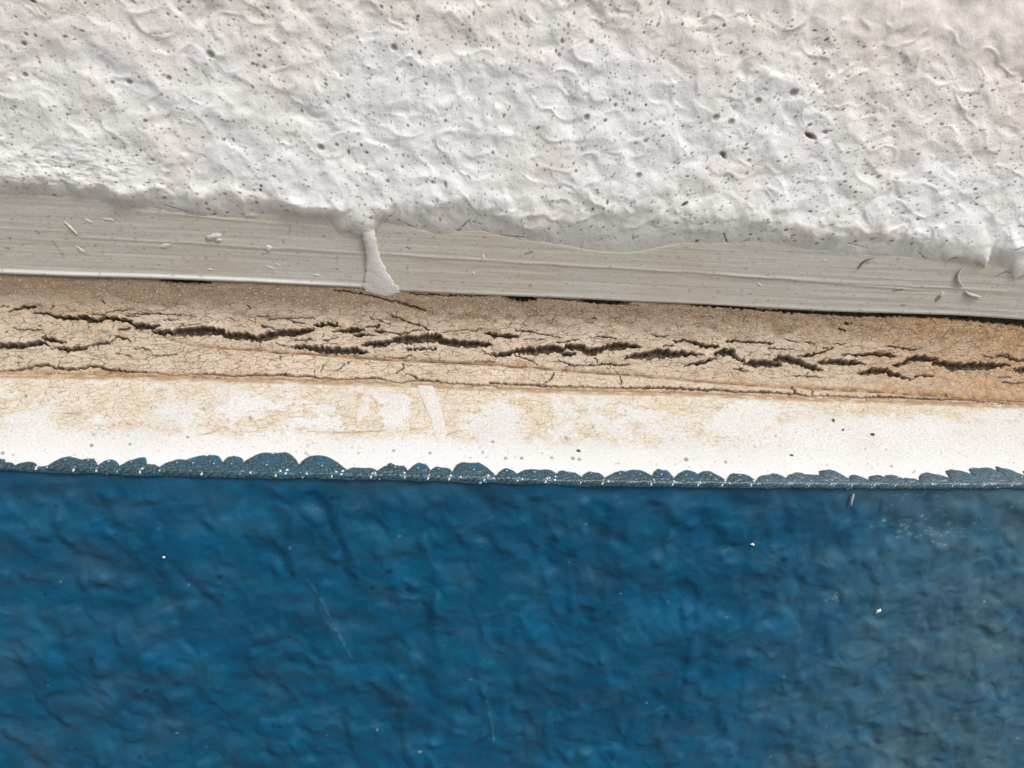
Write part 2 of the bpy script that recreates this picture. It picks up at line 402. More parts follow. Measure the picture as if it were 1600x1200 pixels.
# beads of paint hanging from the edge
fx, fy = 800 + F * ey[0] / -ey[2], 600 - F * ey[1] / -ey[2]
hangm = np.zeros_like(px)
def hang(pts, bright=1.0):
    global Yg, hangm
    for (xa_, ya_, wa_, ta_), (xb_, yb_, wb_, tb_) in zip(pts[:-1], pts[1:]):
        qa = [(xa_ + 0.016 * (xa_ - fx), ya_ + 0.016 * (ya_ - fy)), (xb_ + 0.016 * (xb_ - fx), yb_ + 0.016 * (yb_ - fy))]
        (x0, y0), (x1, y1) = qa; t = ((px - x0) * (x1 - x0) + (py - y0) * (y1 - y0)) / ((x1 - x0) ** 2 + (y1 - y0) ** 2)
        t = np.clip(t, 0, 1); d = np.hypot(px - x0 - t * (x1 - x0), py - y0 - t * (y1 - y0))
        hw = 0.5 * (wa_ + (wb_ - wa_) * t); th = ta_ + (tb_ - ta_) * t
        q = d / hw; Yb = tgt * 0.001 + 0.0006 - 0.62 * th * np.sqrt(np.clip(1 - q * q, 0, 1))
        k = 0.0007; hh = np.clip(0.5 + 0.5 * (Yg - Yb) / k, 0, 1)
        sm_ = Yg * (1 - hh) + Yb * hh - k * hh * (1 - hh)
        Yg = np.where(q < 1, np.minimum(sm_, Yg), Yg); hangm = np.maximum(hangm, bright * ss(1.0, 0.6, q))
hang([(1502, 370, 96, 0.0042), (1517, 381, 58, 0.0046), (1528, 393, 34, 0.0044), (1534, 404, 17, 0.0036), (1538, 416, 4, 0.0018)])
hang([(1612, 386, 80, 0.0042), (1603, 398, 56, 0.0042), (1594, 414, 38, 0.0040), (1588, 426, 18, 0.0028), (1586, 434, 5, 0.0015)])
hang([(556, 334, 84, 0.0038), (564, 341, 60, 0.0042), (571, 350, 36, 0.0042), (575, 362, 24, 0.0034), (578, 376, 19, 0.0028), (582, 400, 17, 0.0018)], 0.3)
dirt = np.zeros_like(px); pit = np.zeros_like(px)
# pinholes: a few hundred open ones, many tiny
lean = 30
def stamp(cx, cy, rx, ry, ang, depth, d):
    j0, j1 = np.searchsorted(colpx, [cx - rx * 1.6 - lean, cx + rx * 1.6 + lean])
    if j1 <= j0: return
    pc_ = py[:, min((j0 + j1) // 2, py.shape[1] - 1)]; q_ = max(rx, ry) * 1.6 + 5
    i = np.nonzero((pc_ > cy - q_) & (pc_ < cy + q_))[0]
    if i.size == 0: return
    sl = (slice(i[0], i[-1] + 1), slice(j0, j1))
    X = px[sl] - cx; Yp = py[sl] - cy
    a = X * math.cos(ang) + Yp * math.sin(ang); b = -X * math.sin(ang) + Yp * math.cos(ang)
    r = np.sqrt((a / rx) ** 2 + (b / ry) ** 2)
    k = np.clip(1.25 - r, 0, 1) / 1.0
    pit[sl] = np.maximum(pit[sl], depth * np.clip(1.2 - r, 0, 1) ** 0.6)
    dirt[sl] = np.maximum(dirt[sl], d * np.clip((1.35 - r) * 1.4, 0, 1))
colpx = px[px.shape[0] // 2]; pymid = py[:, int(np.argmin(np.abs(colpx - 800)))]
NH = 6500
cxs = rng.uniform(-120, 1720, NH * 2); cys = rng.uniform(-90, 395, NH * 2)
dens = 0.80 + 0.5 * fbm(cxs / 90, cys / 70, 2, 81) + 0.25 * ss(700, 1300, cxs)
keep = rng.rand(NH * 2) < np.clip(dens, 0.08, 1)
for x_, y_ in zip(cxs[keep][:NH], cys[keep][:NH]):
    r = 0.66 + rng.exponential(0.30); r = min(r, 2.4)
    ang = math.atan2(y_ - 480, x_ - 800) + rng.normal(0, 0.25)
    stamp(x_, y_, r * rng.uniform(1.25, 2.3), r, ang, 0.10 * r + 0.05, min(1, 0.55 + 0.28 * r) * rng.uniform(0.5, 1.0))
for x_, y_, r in [(327, 85, 6), (615, 74, 5), (655, 83, 3.5), (34, 68, 4), (34, 117, 4), (198, 128, 4.5), (172, 129, 3), (261, 122, 4), (411, 105, 3), (500, 231, 5), (918, 184, 4.5), (1187, 158, 5),
                  (1243, 145, 6), (1145, 191, 5), (1121, 184, 5), (925, 65, 3.5), (1130, 241, 4), (1000, 275, 4.5), (1010, 221, 3), (1133, 40, 3), (1580, 70, 3), (1590, 12, 4), (1293, 207, 3.5), (1400, 198, 3),
                  (1173, 252, 3), (525, 227, 3), (770, 240, 3), (676, 286, 3), (605, 284, 3), (1555, 142, 3), (963, 165, 3), (875, 86, 3), (880, 65, 3), (1475, 195, 3), (347, 219, 3)]:
    stamp(x_, y_, r * 1.15, r * 0.9, math.atan2(y_ - 480, x_ - 800), 0.15 * r, 0.62)
stamp(1270, 213, 9, 4, 0.5, 1.5, 0.95)
stamp(1133, 243, 6, 3, 1.2, 1.2, 0.9)
stamp(1072, 320, 6, 2.2, -0.6, 0.8, 1.0)
acc = np.zeros_like(px)
for pts in [[(600, 350, 1), (606, 342, 2), (616, 336, 1)], [(712, 362, 1), (718, 364, 3), (728, 352, 2), (736, 345, 1)], [(740, 349, 1), (752, 353, 2)], [(620, 345, 1), (640, 356, 2), (665, 366, 1), (690, 373, 2)],
            [(755, 362, 1), (770, 370, 2)], [(1136, 368, 3), (1141, 380, 3), (1146, 386, 1)], [(1445, 398, 1), (1462, 412, 3), (1484, 414, 3), (1505, 405, 3)], [(1330, 382, 1), (1362, 390, 1)],
            [(250, 322, 1), (300, 338, 1), (318, 341, 1)], [(20, 303, 1), (70, 309, 1)], [(790, 372, 1), (820, 374, 2)], [(1590, 392, 2), (1602, 388, 2)], [(498, 246, 2), (505, 252, 1)]]:
    stroke(px, py + 0.0, [(a, b, w * 0.7) for a, b, w in pts], acc, 0.9, 3)
acc *= ss(-0.35, 0.1, fbm(u / 0.9, v / 0.9, 2, 93))
dirt = np.maximum(dirt, 0.9 * acc); pit = np.maximum(pit, 0.5 * acc)
Yg = Yg + pit * 0.001
edge_line = np.exp(-((s - 0.98) / 0.05) ** 2) * ss(0.0, 0.5, fbm(u / 3, v / 3, 2, 91))
dirt = np.maximum(dirt, 0.55 * edge_line)
warm = np.clip(ss(150, -20, py) * 0.7 + 0.9 * ss(1000, 1650, px) * ss(330, 150, py) + 0.5 * fbm(u / 25, v / 18, 2, 95), 0, 1)
filmm = ss(0.05, 0.5, s) * (1 - 0.9 * hangm)
P[..., 1] = Yg
sheet('stucco_coat', P, MS, wall, dict(dirt=dirt, warm=warm, film=filmm))
STUC = (gx, P)

# plaster band
dxr = 0.00036
gx = xgrid(X0, X1, XL, XR, dxr, 2.5)
zz = np.arange(0, 0.042, 0.00036)
Xg, Vg = np.meshgrid(gx, zz)
Zg = ZA(gx)[None, :] + Vg
u, v = Xg * 1000, Vg * 1000
Pb = np.stack([Xg, band_y(Xg, Zg), Zg], -1)
px, py = project(Pb)
streak = fbm(u / 60, v / 0.55, 4, 101) * 0.16 + fbm(u / 25, v / 1.6, 3, 105) * 0.16 + fbm(u / 90, v / 3.5, 2, 107) * 0.2
hb = 0.55 * streak + 0.10 * fbm(u / 8, v / 6, 3, 109) + 0.05 * fbm(u / 1.2, v / 1.0, 3, 111)
roll = np.exp(-((v - 0.75) / 0.55) ** 2) * (0.55 * ss(640, 420, px) + 0.12) * (0.8 + 0.4 * fbm(u / 12, u * 0, 2, 113))
hb += roll
for ln in [((215, 330), (480, 353)), ((1150, 430), (1420, 452)), ((620, 398), (1560, 455)), ((150, 372), (560, 395))]:
    (a, b), (c, d) = ln
    hb += 0.25 * np.exp(-((py - (b + (px - a) * (d - b) / (c - a)) - 2 * fbm(u / 20, u * 0, 2, 115)) / 1.6) ** 2) * ss(a - 60, a + 30, px) * ss(c + 60, c - 30, px)
acc = np.zeros_like(px)
for pts in [[(55, 360, 1), (62, 366, 2)], [(84, 378, 1), (100, 402, 1)], [(8, 387, 2), (14, 389, 2)], [(1340, 421, 1), (1347, 411, 2), (1356, 405, 1)], [(1395, 455, 2), (1410, 452, 2)],
            [(1462, 470, 5), (1468, 463, 6)], [(1408, 477, 2), (1414, 477, 2)], [(635, 386, 2), (641, 389, 2)], [(820, 397, 2), (832, 393, 2)], [(1555, 432, 1), (1572, 424, 2), (1590, 430, 2)]]:
    stroke(px, py, pts, acc, 0.4, 5)
dirt = 0.75 * acc
dirt = np.maximum(dirt, 0.5 * ss(0.34, 0.55, fbm(u / 2.0, v / 1.1, 3, 117)))
edge = np.exp(-((v - 0.8) / 0.8) ** 2) * (0.85 * ss(660, 430, px) + 0.35)
Yg = Pb[..., 1] + 0.008 * ss(6, 40, smooth_cur(FILM, px) - py) - hb * 0.001 + 0.00035 * np.exp(-v / 0.25)
P = np.stack([Xg, Yg, Zg], -1)
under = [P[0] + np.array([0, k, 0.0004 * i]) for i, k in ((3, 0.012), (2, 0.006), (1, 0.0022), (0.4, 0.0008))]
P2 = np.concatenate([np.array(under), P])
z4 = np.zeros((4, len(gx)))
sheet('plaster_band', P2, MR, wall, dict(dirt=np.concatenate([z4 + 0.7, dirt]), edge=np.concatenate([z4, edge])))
def reveal_pt(px_, py_, lift=0.0):
    Y = Y_RV
    for _ in range(6):
        p = hit_y(np.array([px_], float), np.array([py_], float), Y - lift)[0]; Y = float(band_y(p[0], p[2]))
    return p
# masonry behind both
bx = np.array([[x, y, z] for x in (X0, X1) for y in (0.024, 0.11) for z in (float(ZC(0)) - 0.30, ztop + 0.12)])
link_mesh('masonry_core', bx, [(0, 1, 3, 2), (4, 6, 7, 5), (0, 4, 5, 1), (2, 3, 7, 6), (0, 2, 6, 4), (1, 5, 7, 3)], M_CORE, wall, None, False)

# drips of paint hanging from the stucco edge
def drip(pts, label, mat=MS):
    secs = []
    for a, b, w, Y, th in pts:
        c = reveal_pt(a, b, 0.0060 - Y)
        k = (Y - CAM[1]) / F * 1.06
        secs.append((c, np.array([w * 0.5 * k, 0, 0]), np.array([0, th, 0])))
    # refine
    out = []
    idx = np.arange(len(secs)); t = np.linspace(0, len(secs) - 1, (len(secs) - 1) * 6 + 1)
    C_ = np.array([s[0] for s in secs]); A_ = np.array([s[1] for s in secs]); B_ = np.array([s[2] for s in secs])
    ip = lambda Q: np.stack([np.interp(t, idx, Q[:, k]) for k in range(3)], -1)
    def sm(Q):
        Q = ip(Q); R = Q.copy()
        for _ in range(16):
            R[1:-1] = 0.25 * R[:-2] + 0.5 * R[1:-1] + 0.25 * R[2:]
        return R
    Cc, Aa, Bb = sm(C_), sm(A_), sm(B_)
    for i in range(len(t)):
        wob = 1 + 0.10 * math.sin(i * 1.3) * math.sin(i * 0.37)
        out.append((Cc[i], Aa[i] * wob, Bb[i]))
    n = 22; o = loft('paint_drip', out, mat, wall, n)
    o['label'] = label
    m_ = len(o.data.vertices)
    for nm, val in (('warm', 0.1), ('film', 0.7), ('dirt', 0.0)):
        at = o.data.attributes.new(nm, 'FLOAT', 'POINT'); at.data.foreach_set('value', np.full(m_, val, np.float32))
    return o
drip([(572, 350, 18, 0.0062, 0.0012), (574, 358, 20, 0.0056, 0.0012), (577, 370, 20, 0.0050, 0.0012), (580, 388, 17, 0.0053, 0.0010), (584, 406, 22, 0.0055, 0.0009), (588, 424, 31, 0.0056, 0.0008), (592, 440, 43, 0.0057, 0.0005),
      (596, 451, 58, 0.0058, 0.0004), (598, 457, 50, 0.0059, 0.0003), (600, 461, 20, 0.0060, 0.0002), (601, 464, 6, 0.0061, 0.0003)], 'long white drip crossing the grey plaster band down to the sealant')

# crumbs and curls stuck on the plaster band
def lump(name, px_, py_, w, h_, th, mat, parent, sd, Y=Y_RV, ang=0.0, label=None, group=None, cat=None, base=None, nrmv=None, tanv=None):
    k = (np.linalg.norm((base if base is not None else reveal_pt(px_, py_)) - CAM)) / F
    c = base if base is not None else reveal_pt(px_, py_)
    nv = np.array([0, -1.0, 0]) if nrmv is None else nrmv
    tx = np.array([1.0, 0, 0]); tv = np.cross(nv, tx); tv = tv / np.linalg.norm(tv)
    if tv[2] < 0: tv = -tv
    nu, nv_ = 18, 9; V = []
    for i in range(nv_):
        ph = (math.pi * 0.5) * i / (nv_ - 1)
        for j in range(nu):
            th_ = 2 * math.pi * j / nu
            rr = math.cos(ph) ** 0.8 * (1 + 0.30 * float(pn(np.array(math.cos(th_) * 1.3 + sd * 3.1), np.array(math.sin(th_) * 1.3 + 0.7), 5)) * 1.2)
            a = rr * math.cos(th_) * w * 0.5 * k; b = rr * math.sin(th_) * h_ * 0.5 * k
            a, b = a * math.cos(ang) - b * math.sin(ang), a * math.sin(ang) + b * math.cos(ang)
            z = math.sin(ph) * th * (1 + 0.25 * float(pn(np.array(a * 900 + sd), np.array(b * 900), 6))) - 0.0002
            V.append(c + tx * a + tv * b + nv * z)
    f = []
    for i in range(nv_ - 1):
        for j in range(nu):
            q = (i * nu + j, i * nu + (j + 1) % nu, (i + 1) * nu + (j + 1) % nu, (i + 1) * nu + j); f.append(q)
    o = link_mesh(name, np.array(V), f, mat, parent, None, True, None if parent else c)
    setp(o, label, cat, group); return o
for i, (a, b, w, h_, th, an) in enumerate([(333, 370, 24, 9, 0.0016, 0.25), (341, 375, 10, 7, 0.0014, 0), (258, 384, 17, 7, 0.0010, 0.2), (420, 387, 12, 11, 0.0012, 0), (390, 333, 25, 13, 0.0008, -0.35), (755, 402, 5, 11, 0.0008, 0),
                                     (125, 389, 15, 5, 0.0008, -0.7), (740, 427, 8, 5, 0.0006, -0.6), (108, 353, 30, 4, 0.0009, -0.85), (170, 343, 19, 4, 0.0006, -0.1), (420, 417, 17, 4, 0.0006, -0.35), (432, 412, 14, 3, 0.0005, -0.6),
                                     (137, 344, 15, 4, 0.0006, -0.6), (328, 421, 7, 5, 0.0005, 0), (1288, 407, 8, 4, 0.0006, 0), (1187, 445, 10, 4, 0.0006, -0.5), (495, 430, 11, 4, 0.0006, 0), (1472, 459, 7, 9, 0.0008, 0.2)]):
    lump('plaster_crumb', a, b, w, h_, th * 0.62, M_BLOB, wall, i + 1, ang=an)
def curl(name, pts, r, mat, parent, label=None, cat=None, group=None, lift=0.0006, surf=None):
    p = np.array([(surf(a, b, lift) if surf else reveal_pt(a, b, lift)) for a, b in pts])
    t = np.linspace(0, len(p) - 1, (len(p) - 1) * 5 + 1); q = np.stack([np.interp(t, np.arange(len(p)), p[:, k]) for k in range(3)], -1)
    for _ in range(4): q[1:-1] = 0.25 * q[:-2] + 0.5 * q[1:-1] + 0.25 * q[2:]
    secs = []
    for i in range(len(q)):
        d = nrm(q[min(i + 1, len(q) - 1)] - q[max(i - 1, 0)]); n = np.array([0, -1.0, 0]); s_ = nrm(np.cross(d, n))
        taper = 0.35 + 0.65 * math.sin(math.pi * (i + 0.3) / (len(q)))
        secs.append((q[i], s_ * r * taper, nrm(np.cross(s_, d)) * r * taper))
    o = loft(name, secs, mat, parent, 8, None, None if parent else q[0])
    return setp(o, label, cat, group)
curl('paint_curl', [(1504, 419), (1498, 427), (1496, 436), (1500, 443), (1505, 447)], 0.00050, M_PALE, wall)
curl('paint_curl', [(1508, 455), (1514, 460), (1522, 462), (1533, 464)], 0.00060, M_PALE, wall)

# ------------------------------------------------------------------ sealant joint
joint = thing('sealant_joint', (0.0, Y_B, float(ZB(0.0))), 'tan dried sealant bead full of dark splits between plaster band and white ledge', 'sealant')
gx = xgrid(X0, X1, XL, XR, 0.00023, 3.0)
nt = 160
tt = np.linspace(-0.03, 1.0, nt)
gp = hit_y(PXS, smooth_cur(BOT_A, PXS, 14), Y_RV)[:, 0]
GAP = [(-700, 0.4), (0, 0.5), (240, 0.5), (260, 1.0), (310, 1.0), (330, 0.4), (780, 0.5), (800, 2.2), (826, 2.0), (840, 0.5), (905, 0.7), (925, 1.4), (970, 1.2), (990, 0.7), (1150, 0.7), (1220, 1.2), (1300, 1.9), (1420, 1.7), (1480, 1.9), (1600, 3.2), (2300, 3)]
gapx = np.interp(gx, gp, cur(GAP, PXS)) * 0.001
zA = ZA(gx) + 0.0004; zB = ZB(gx)
A3 = np.stack([gx, Y_RV + gapx + 0.0004, zA + 0.0012], -1)
B3 = np.stack([gx, np.full_like(gx, Y_B), zB - 0.0003], -1)
C3 = np.stack([gx, np.full_like(gx, Y_RV - 0.0042), zA * 0.30 + zB * 0.70], -1)
T = tt[:, None, None]
P = (1 - T) ** 2 * A3[None] + 2 * T * (1 - T) * C3[None] + T ** 2 * B3[None]
N = gnormal(P)
if N[nt // 2, 50, 1] > 0: N = -N
px, py = project(P)
arc = np.concatenate([[0], np.cumsum(np.linalg.norm(np.diff(P[:, len(gx) // 2], axis=0), axis=-1))]) * 1000
u = np.broadcast_to(P[..., 0] * 1000, px.shape); v = np.broadcast_to(arc[:, None], px.shape)
# the step of the second, lower run of sealant
STEP = [(-700, 485), (0, 491), (60, 497), (110, 499), (180, 507), (230, 522), (300, 541), (400, 549), (500, 556), (600, 563), (700, 567), (800, 573), (900, 581), (1000, 588), (1100, 597), (1200, 604), (1300, 609), (1400, 614), (1500, 621), (1600, 628), (2300, 650)]
st_y = smooth_cur(STEP, px) + 1.5 * fbm(u / 9, u * 0, 2, 201)
sd_ = py - st_y
stepamt = ss(120, 420, px) * 0.9 + 0.12
hgt = 0.55 * stepamt * ss(-1.5, 4.5, sd_) - 0.30 * stepamt * np.exp(-(sd_ / 2.6) ** 2)
hgt += 0.28 * fbm(u / 16, v / 7, 3, 203) + 0.12 * fbm(u / 3.2, v / 2.4, 3, 205)
bulge = ss(455, 520, py) * ss(600, 540, py)
hgt += 0.45 * bulge * (0.6 + fbm(u / 9, v / 5, 2, 207))
# big splits, traced
BIG = [
 [(-40, 538, 2), (-20, 541, 7), (0, 540, 9), (20, 541, 11), (45, 540, 11), (60, 536, 7), (78, 540, 1)], [(66, 527, 2), (78, 530, 6), (90, 533, 3), (103, 535, 1)],
 [(84, 543, 1), (95, 545, 4), (110, 547, 8), (125, 545, 7), (140, 542, 2), (150, 538, 4), (160, 537, 5), (172, 536, 3), (180, 530, 4), (187, 527, 2), (205, 532, 1)],
 [(12, 487, 1), (30, 482, 3), (55, 479, 3)], [(50, 489, 1), (75, 490, 2), (85, 495, 3), (100, 497, 5), (130, 496, 6), (140, 500, 8), (155, 500, 5), (165, 497, 6), (180, 498, 7), (195, 501, 6), (205, 503, 2)],
 [(205, 505, 2), (212, 509, 8), (225, 510, 10), (236, 512, 7), (250, 508, 2)], [(186, 515, 2), (203, 514, 3)],
 [(238, 518, 3), (250, 519, 8), (270, 520, 11), (290, 519, 12), (310, 517, 14), (330, 517, 13), (345, 518, 11), (352, 523, 9), (365, 525, 12), (385, 525, 12), (394, 526, 5), (399, 530, 4)],
 [(395, 531, 6), (405, 529, 11), (420, 525, 12), (434, 522, 10), (438, 520, 10), (455, 520, 12), (470, 519, 9), (482, 517, 6), (490, 514, 2)],
 [(490, 508, 1), (500, 508, 4), (512, 507, 5), (525, 508, 3), (531, 509, 1)], [(520, 518, 1), (535, 518, 5), (550, 517, 6), (560, 516, 4), (569, 517, 1)], [(553, 525, 2), (568, 523, 4), (583, 524, 1)],
 [(570, 512, 1), (580, 511, 3), (593, 509, 1)], [(456, 542, 2), (475, 543, 5), (490, 544, 9), (503, 547, 10), (520, 548, 11), (540, 548, 9), (555, 548, 10), (565, 550, 5), (576, 552, 1)],
 [(565, 539, 3), (575, 538, 9), (590, 537, 10), (604, 537, 9), (612, 533, 8), (625, 531, 11), (640, 531, 12), (655, 530, 11), (670, 528, 13), (685, 529, 13), (690, 533, 9), (700, 535, 10), (720, 537, 11), (740, 538, 11), (755, 538, 7), (768, 539, 1)],
 [(585, 517, 1), (600, 519, 2), (615, 521, 1), (640, 522, 1)], [(635, 546, 1), (655, 545, 3), (680, 546, 1)], [(757, 520, 1), (770, 523, 5), (785, 525, 6), (800, 526, 5), (810, 526, 1)], [(768, 551, 1), (774, 554, 5), (785, 554, 7), (796, 553, 6), (800, 550, 4)],
 [(802, 549, 5), (812, 548, 9), (825, 548, 11), (840, 549, 11), (847, 546, 9), (860, 546, 11), (880, 546, 8)], [(875, 553, 2), (885, 554, 6), (898, 554, 2)],
 [(885, 541, 5), (895, 543, 11), (910, 544, 12), (916, 548, 11), (925, 550, 11), (938, 547, 7), (945, 543, 8), (955, 542, 12), (970, 541, 13), (985, 541, 9), (1000, 542, 2)],
 [(975, 560, 1), (990, 557, 7), (1005, 556, 11), (1020, 554, 14), (1035, 553, 13), (1050, 554, 10), (1065, 553, 9), (1080, 553, 5), (1100, 555, 1)],
 [(1050, 532, 1), (1065, 533, 3), (1075, 533, 3)], [(1077, 535, 2), (1090, 538, 5), (1105, 541, 7), (1122, 542, 3)],
 [(1070, 571, 2), (1085, 568, 5), (1100, 567, 5), (1108, 562, 4), (1118, 560, 3)], [(1118, 553, 5), (1130, 550, 11), (1142, 551, 11), (1152, 560, 5), (1163, 564, 4)], [(1163, 568, 3), (1175, 568, 9), (1190, 567, 12), (1205, 568, 11), (1218, 570, 6)],
 [(1135, 534, 1), (1150, 533, 3), (1165, 535, 3), (1185, 535, 3), (1206, 537, 3)], [(1145, 577, 1), (1158, 578, 4), (1168, 579, 1)],
 [(1209, 562, 4), (1222, 561, 10), (1237, 563, 12), (1250, 567, 11), (1262, 572, 9), (1275, 576, 8), (1286, 578, 2)], [(1246, 556, 2), (1265, 555, 3), (1285, 551, 3), (1300, 544, 1)],
 [(1280, 566, 5), (1295, 566, 9), (1310, 566, 12), (1325, 567, 9), (1340, 567, 6), (1352, 569, 1)], [(1315, 554, 1), (1345, 555, 3), (1370, 554, 5), (1390, 554, 4)], [(1390, 557, 4), (1400, 555, 1)],
 [(1340, 583, 3), (1355, 581, 9), (1370, 580, 11), (1385, 579, 10), (1392, 584, 8), (1408, 587, 5)], [(1408, 589, 4), (1420, 591, 4), (1428, 593, 1)],
 [(1395, 572, 3), (1410, 569, 6), (1420, 562, 8), (1440, 560, 10), (1455, 561, 8), (1465, 563, 2)], [(1460, 567, 7), (1472, 568, 9), (1483, 567, 4)],
 [(1475, 570, 4), (1485, 573, 13), (1505, 573, 13), (1525, 572, 14), (1545, 573, 12), (1560, 571, 8), (1578, 570, 3)], [(1430, 588, 2), (1445, 587, 3), (1458, 587, 2)], [(1560, 555, 1), (1575, 559, 4), (1590, 563, 5), (1604, 562, 1)],
 [(1585, 578, 4), (1595, 579, 9), (1610, 577, 9), (1640, 580, 6), (1670, 585, 1)],
 [(1180, 484, 1), (1230, 486, 4), (1300, 489, 5), (1340, 491, 6), (1420, 492, 5), (1480, 494, 6), (1540, 498, 9), (1600, 504, 13), (1650, 508, 14), (1760, 515, 10)], [(795, 463, 2), (812, 465, 8), (826, 465, 6), (838, 467, 1)],
 [(905, 468, 1), (925, 470, 5), (962, 472, 5), (985, 474, 1)], [(250, 437, 1), (275, 438, 4), (310, 440, 4), (330, 441, 1)], [(1080, 476, 1), (1120, 478, 3), (1180, 482, 3)]]
MID = [
 [(-30, 583, 2), (0, 581, 2), (35, 578, 3), (55, 572, 3), (70, 570, 3), (90, 575, 3), (105, 577, 3), (130, 576, 3), (140, 572, 4), (155, 573, 3), (165, 577, 3), (200, 581, 3), (240, 584, 4), (265, 588, 4), (285, 590, 4), (300, 586, 3), (330, 586, 3), (360, 590, 3),
  (400, 588, 3), (420, 588, 3), (440, 586, 3), (460, 591, 3), (480, 588, 3), (500, 593, 3), (530, 594, 2), (550, 594, 3), (575, 593, 3), (590, 591, 2), (600, 595, 3), (625, 601, 2), (640, 598, 3), (655, 595, 3), (670, 596, 4), (690, 600, 4), (705, 602, 5), (718, 602, 5), (735, 603, 3), (775, 605, 2)],
 [(765, 599, 2), (800, 602, 3), (825, 602, 3), (850, 605, 3), (880, 606, 3), (920, 607, 4), (940, 608, 3), (980, 608, 3), (1020, 607, 3), (1055, 608, 3), (1090, 610, 3), (1120, 610, 3), (1150, 614, 3), (1200, 614, 3),
  (1230, 617, 2), (1245, 616, 3), (1260, 621, 3), (1290, 620, 3), (1320, 622, 4), (1340, 624, 4), (1370, 622, 4), (1410, 622, 3), (1430, 625, 3), (1445, 624, 3), (1470, 626, 3), (1490, 624, 3), (1530, 628, 2), (1580, 632, 2), (1660, 636, 2)],
 [(200, 491, 1), (225, 491, 2), (245, 490, 2), (262, 492, 2), (285, 492, 1), (305, 495, 1)], [(195, 493, 1), (215, 495, 2)], [(165, 488, 1), (185, 486, 2), (198, 485, 1)], [(20, 513, 1), (35, 516, 2), (55, 516, 2), (68, 516, 1)], [(255, 500, 1), (272, 500, 3), (280, 500, 1)],
 [(0, 479, 2), (15, 478, 1)], [(135, 489, 1), (150, 493, 1), (163, 493, 2)], [(210, 545, 1), (225, 545, 2), (236, 549, 1)], [(236, 557, 1), (262, 556, 2), (280, 555, 1)], [(100, 568, 1), (115, 566, 1)], [(28, 555, 1), (35, 560, 2)], [(180, 553, 1), (200, 556, 1), (208, 559, 1)],
 [(77, 489, 1), (80, 482, 1), (84, 478, 1)], [(240, 509, 2), (250, 510, 1)], [(280, 509, 1), (312, 507, 1)],
 [(418, 500, 1), (440, 498, 2), (465, 497, 1), (490, 498, 1)], [(445, 498, 1), (460, 504, 2), (478, 506, 1)], [(400, 495, 2), (420, 494, 1)], [(409, 510, 2), (425, 513, 2), (432, 517, 1)], [(460, 532, 2), (470, 532, 2), (480, 531, 2), (492, 532, 1)], [(505, 533, 1), (520, 530, 2), (530, 527, 1)],
 [(430, 535, 1), (438, 540, 2), (455, 543, 1)], [(520, 454, 1), (545, 456, 2), (570, 460, 2), (600, 467, 2), (630, 476, 2), (660, 484, 2)], [(620, 470, 1), (650, 480, 2), (665, 485, 1)], [(578, 497, 1), (600, 503, 1), (608, 506, 1)], [(610, 492, 1), (635, 503, 2), (660, 510, 2), (670, 516, 2)],
 [(630, 520, 1), (645, 517, 2), (660, 516, 1)], [(690, 520, 1), (710, 517, 1), (725, 516, 1), (745, 517, 2), (757, 512, 1)], [(600, 558, 1), (615, 560, 2), (632, 560, 2), (640, 555, 2), (648, 559, 1)], [(740, 566, 1), (760, 565, 2), (775, 566, 1)], [(752, 545, 1), (758, 552, 2), (768, 554, 2)],
 [(630, 570, 2), (630, 578, 2), (622, 581, 2), (617, 585, 1)], [(632, 585, 1), (645, 588, 2), (652, 592, 2), (655, 596, 2)], [(505, 573, 2), (503, 580, 2), (500, 583, 1)], [(545, 565, 2), (543, 570, 1)], [(538, 572, 2), (527, 580, 3)], [(438, 556, 2), (438, 565, 1)],
 [(805, 517, 2), (830, 518, 2), (843, 522, 2), (860, 525, 2), (875, 528, 1)], [(820, 531, 1), (850, 531, 1)], [(870, 536, 2), (890, 533, 2), (905, 531, 1)], [(920, 529, 1), (935, 526, 2), (950, 527, 2), (963, 530, 1)], [(1035, 541, 2), (1051, 540, 2)], [(1015, 522, 1), (1025, 525, 2), (1043, 526, 1)],
 [(803, 556, 2), (820, 560, 2), (840, 569, 1)], [(872, 563, 2), (885, 568, 2), (897, 571, 3), (925, 571, 2), (945, 569, 2), (970, 571, 3), (985, 570, 1)], [(930, 560, 2), (935, 568, 2), (955, 570, 1)], [(897, 570, 2), (897, 576, 1)],
 [(969, 589, 3), (970, 602, 3)], [(865, 584, 2), (863, 591, 3), (855, 597, 2), (848, 602, 2)], [(1238, 605, 3), (1242, 616, 3)], [(1268, 609, 3), (1269, 617, 2)], [(1440, 617, 2), (1442, 625, 2)], [(1478, 617, 2), (1480, 625, 2)], [(1055, 608, 2), (1053, 612, 2)],
 [(1225, 530, 1), (1245, 535, 2)], [(1255, 534, 1), (1272, 538, 2)], [(1285, 545, 2), (1300, 543, 1)], [(1302, 537, 2), (1320, 539, 1)], [(1385, 540, 2), (1400, 543, 2), (1420, 546, 2)], [(1420, 547, 2), (1440, 545, 1)], [(1310, 515, 2), (1320, 516, 3)], [(1200, 545, 2), (1240, 546, 1)],
 [(1235, 587, 1), (1260, 588, 2), (1262, 582, 2)], [(1262, 588, 2), (1290, 590, 1)], [(1565, 596, 2), (1580, 599, 3), (1602, 597, 2)], [(1560, 589, 2), (1580, 590, 1)], [(1535, 556, 1), (1555, 560, 2)], [(1555, 557, 2), (1575, 554, 2)], [(1365, 550, 1), (1390, 548, 1)],
 [(160, 470, 3), (164, 473, 3)], [(387, 479, 3), (390, 482, 3)], [(1320, 505, 3), (1330, 506, 2)], [(925, 497, 3), (932, 498, 2)], [(760, 452, 2), (900, 470, 2), (1000, 478, 1)], [(640, 459, 2), (700, 462, 2), (760, 462, 1)]]
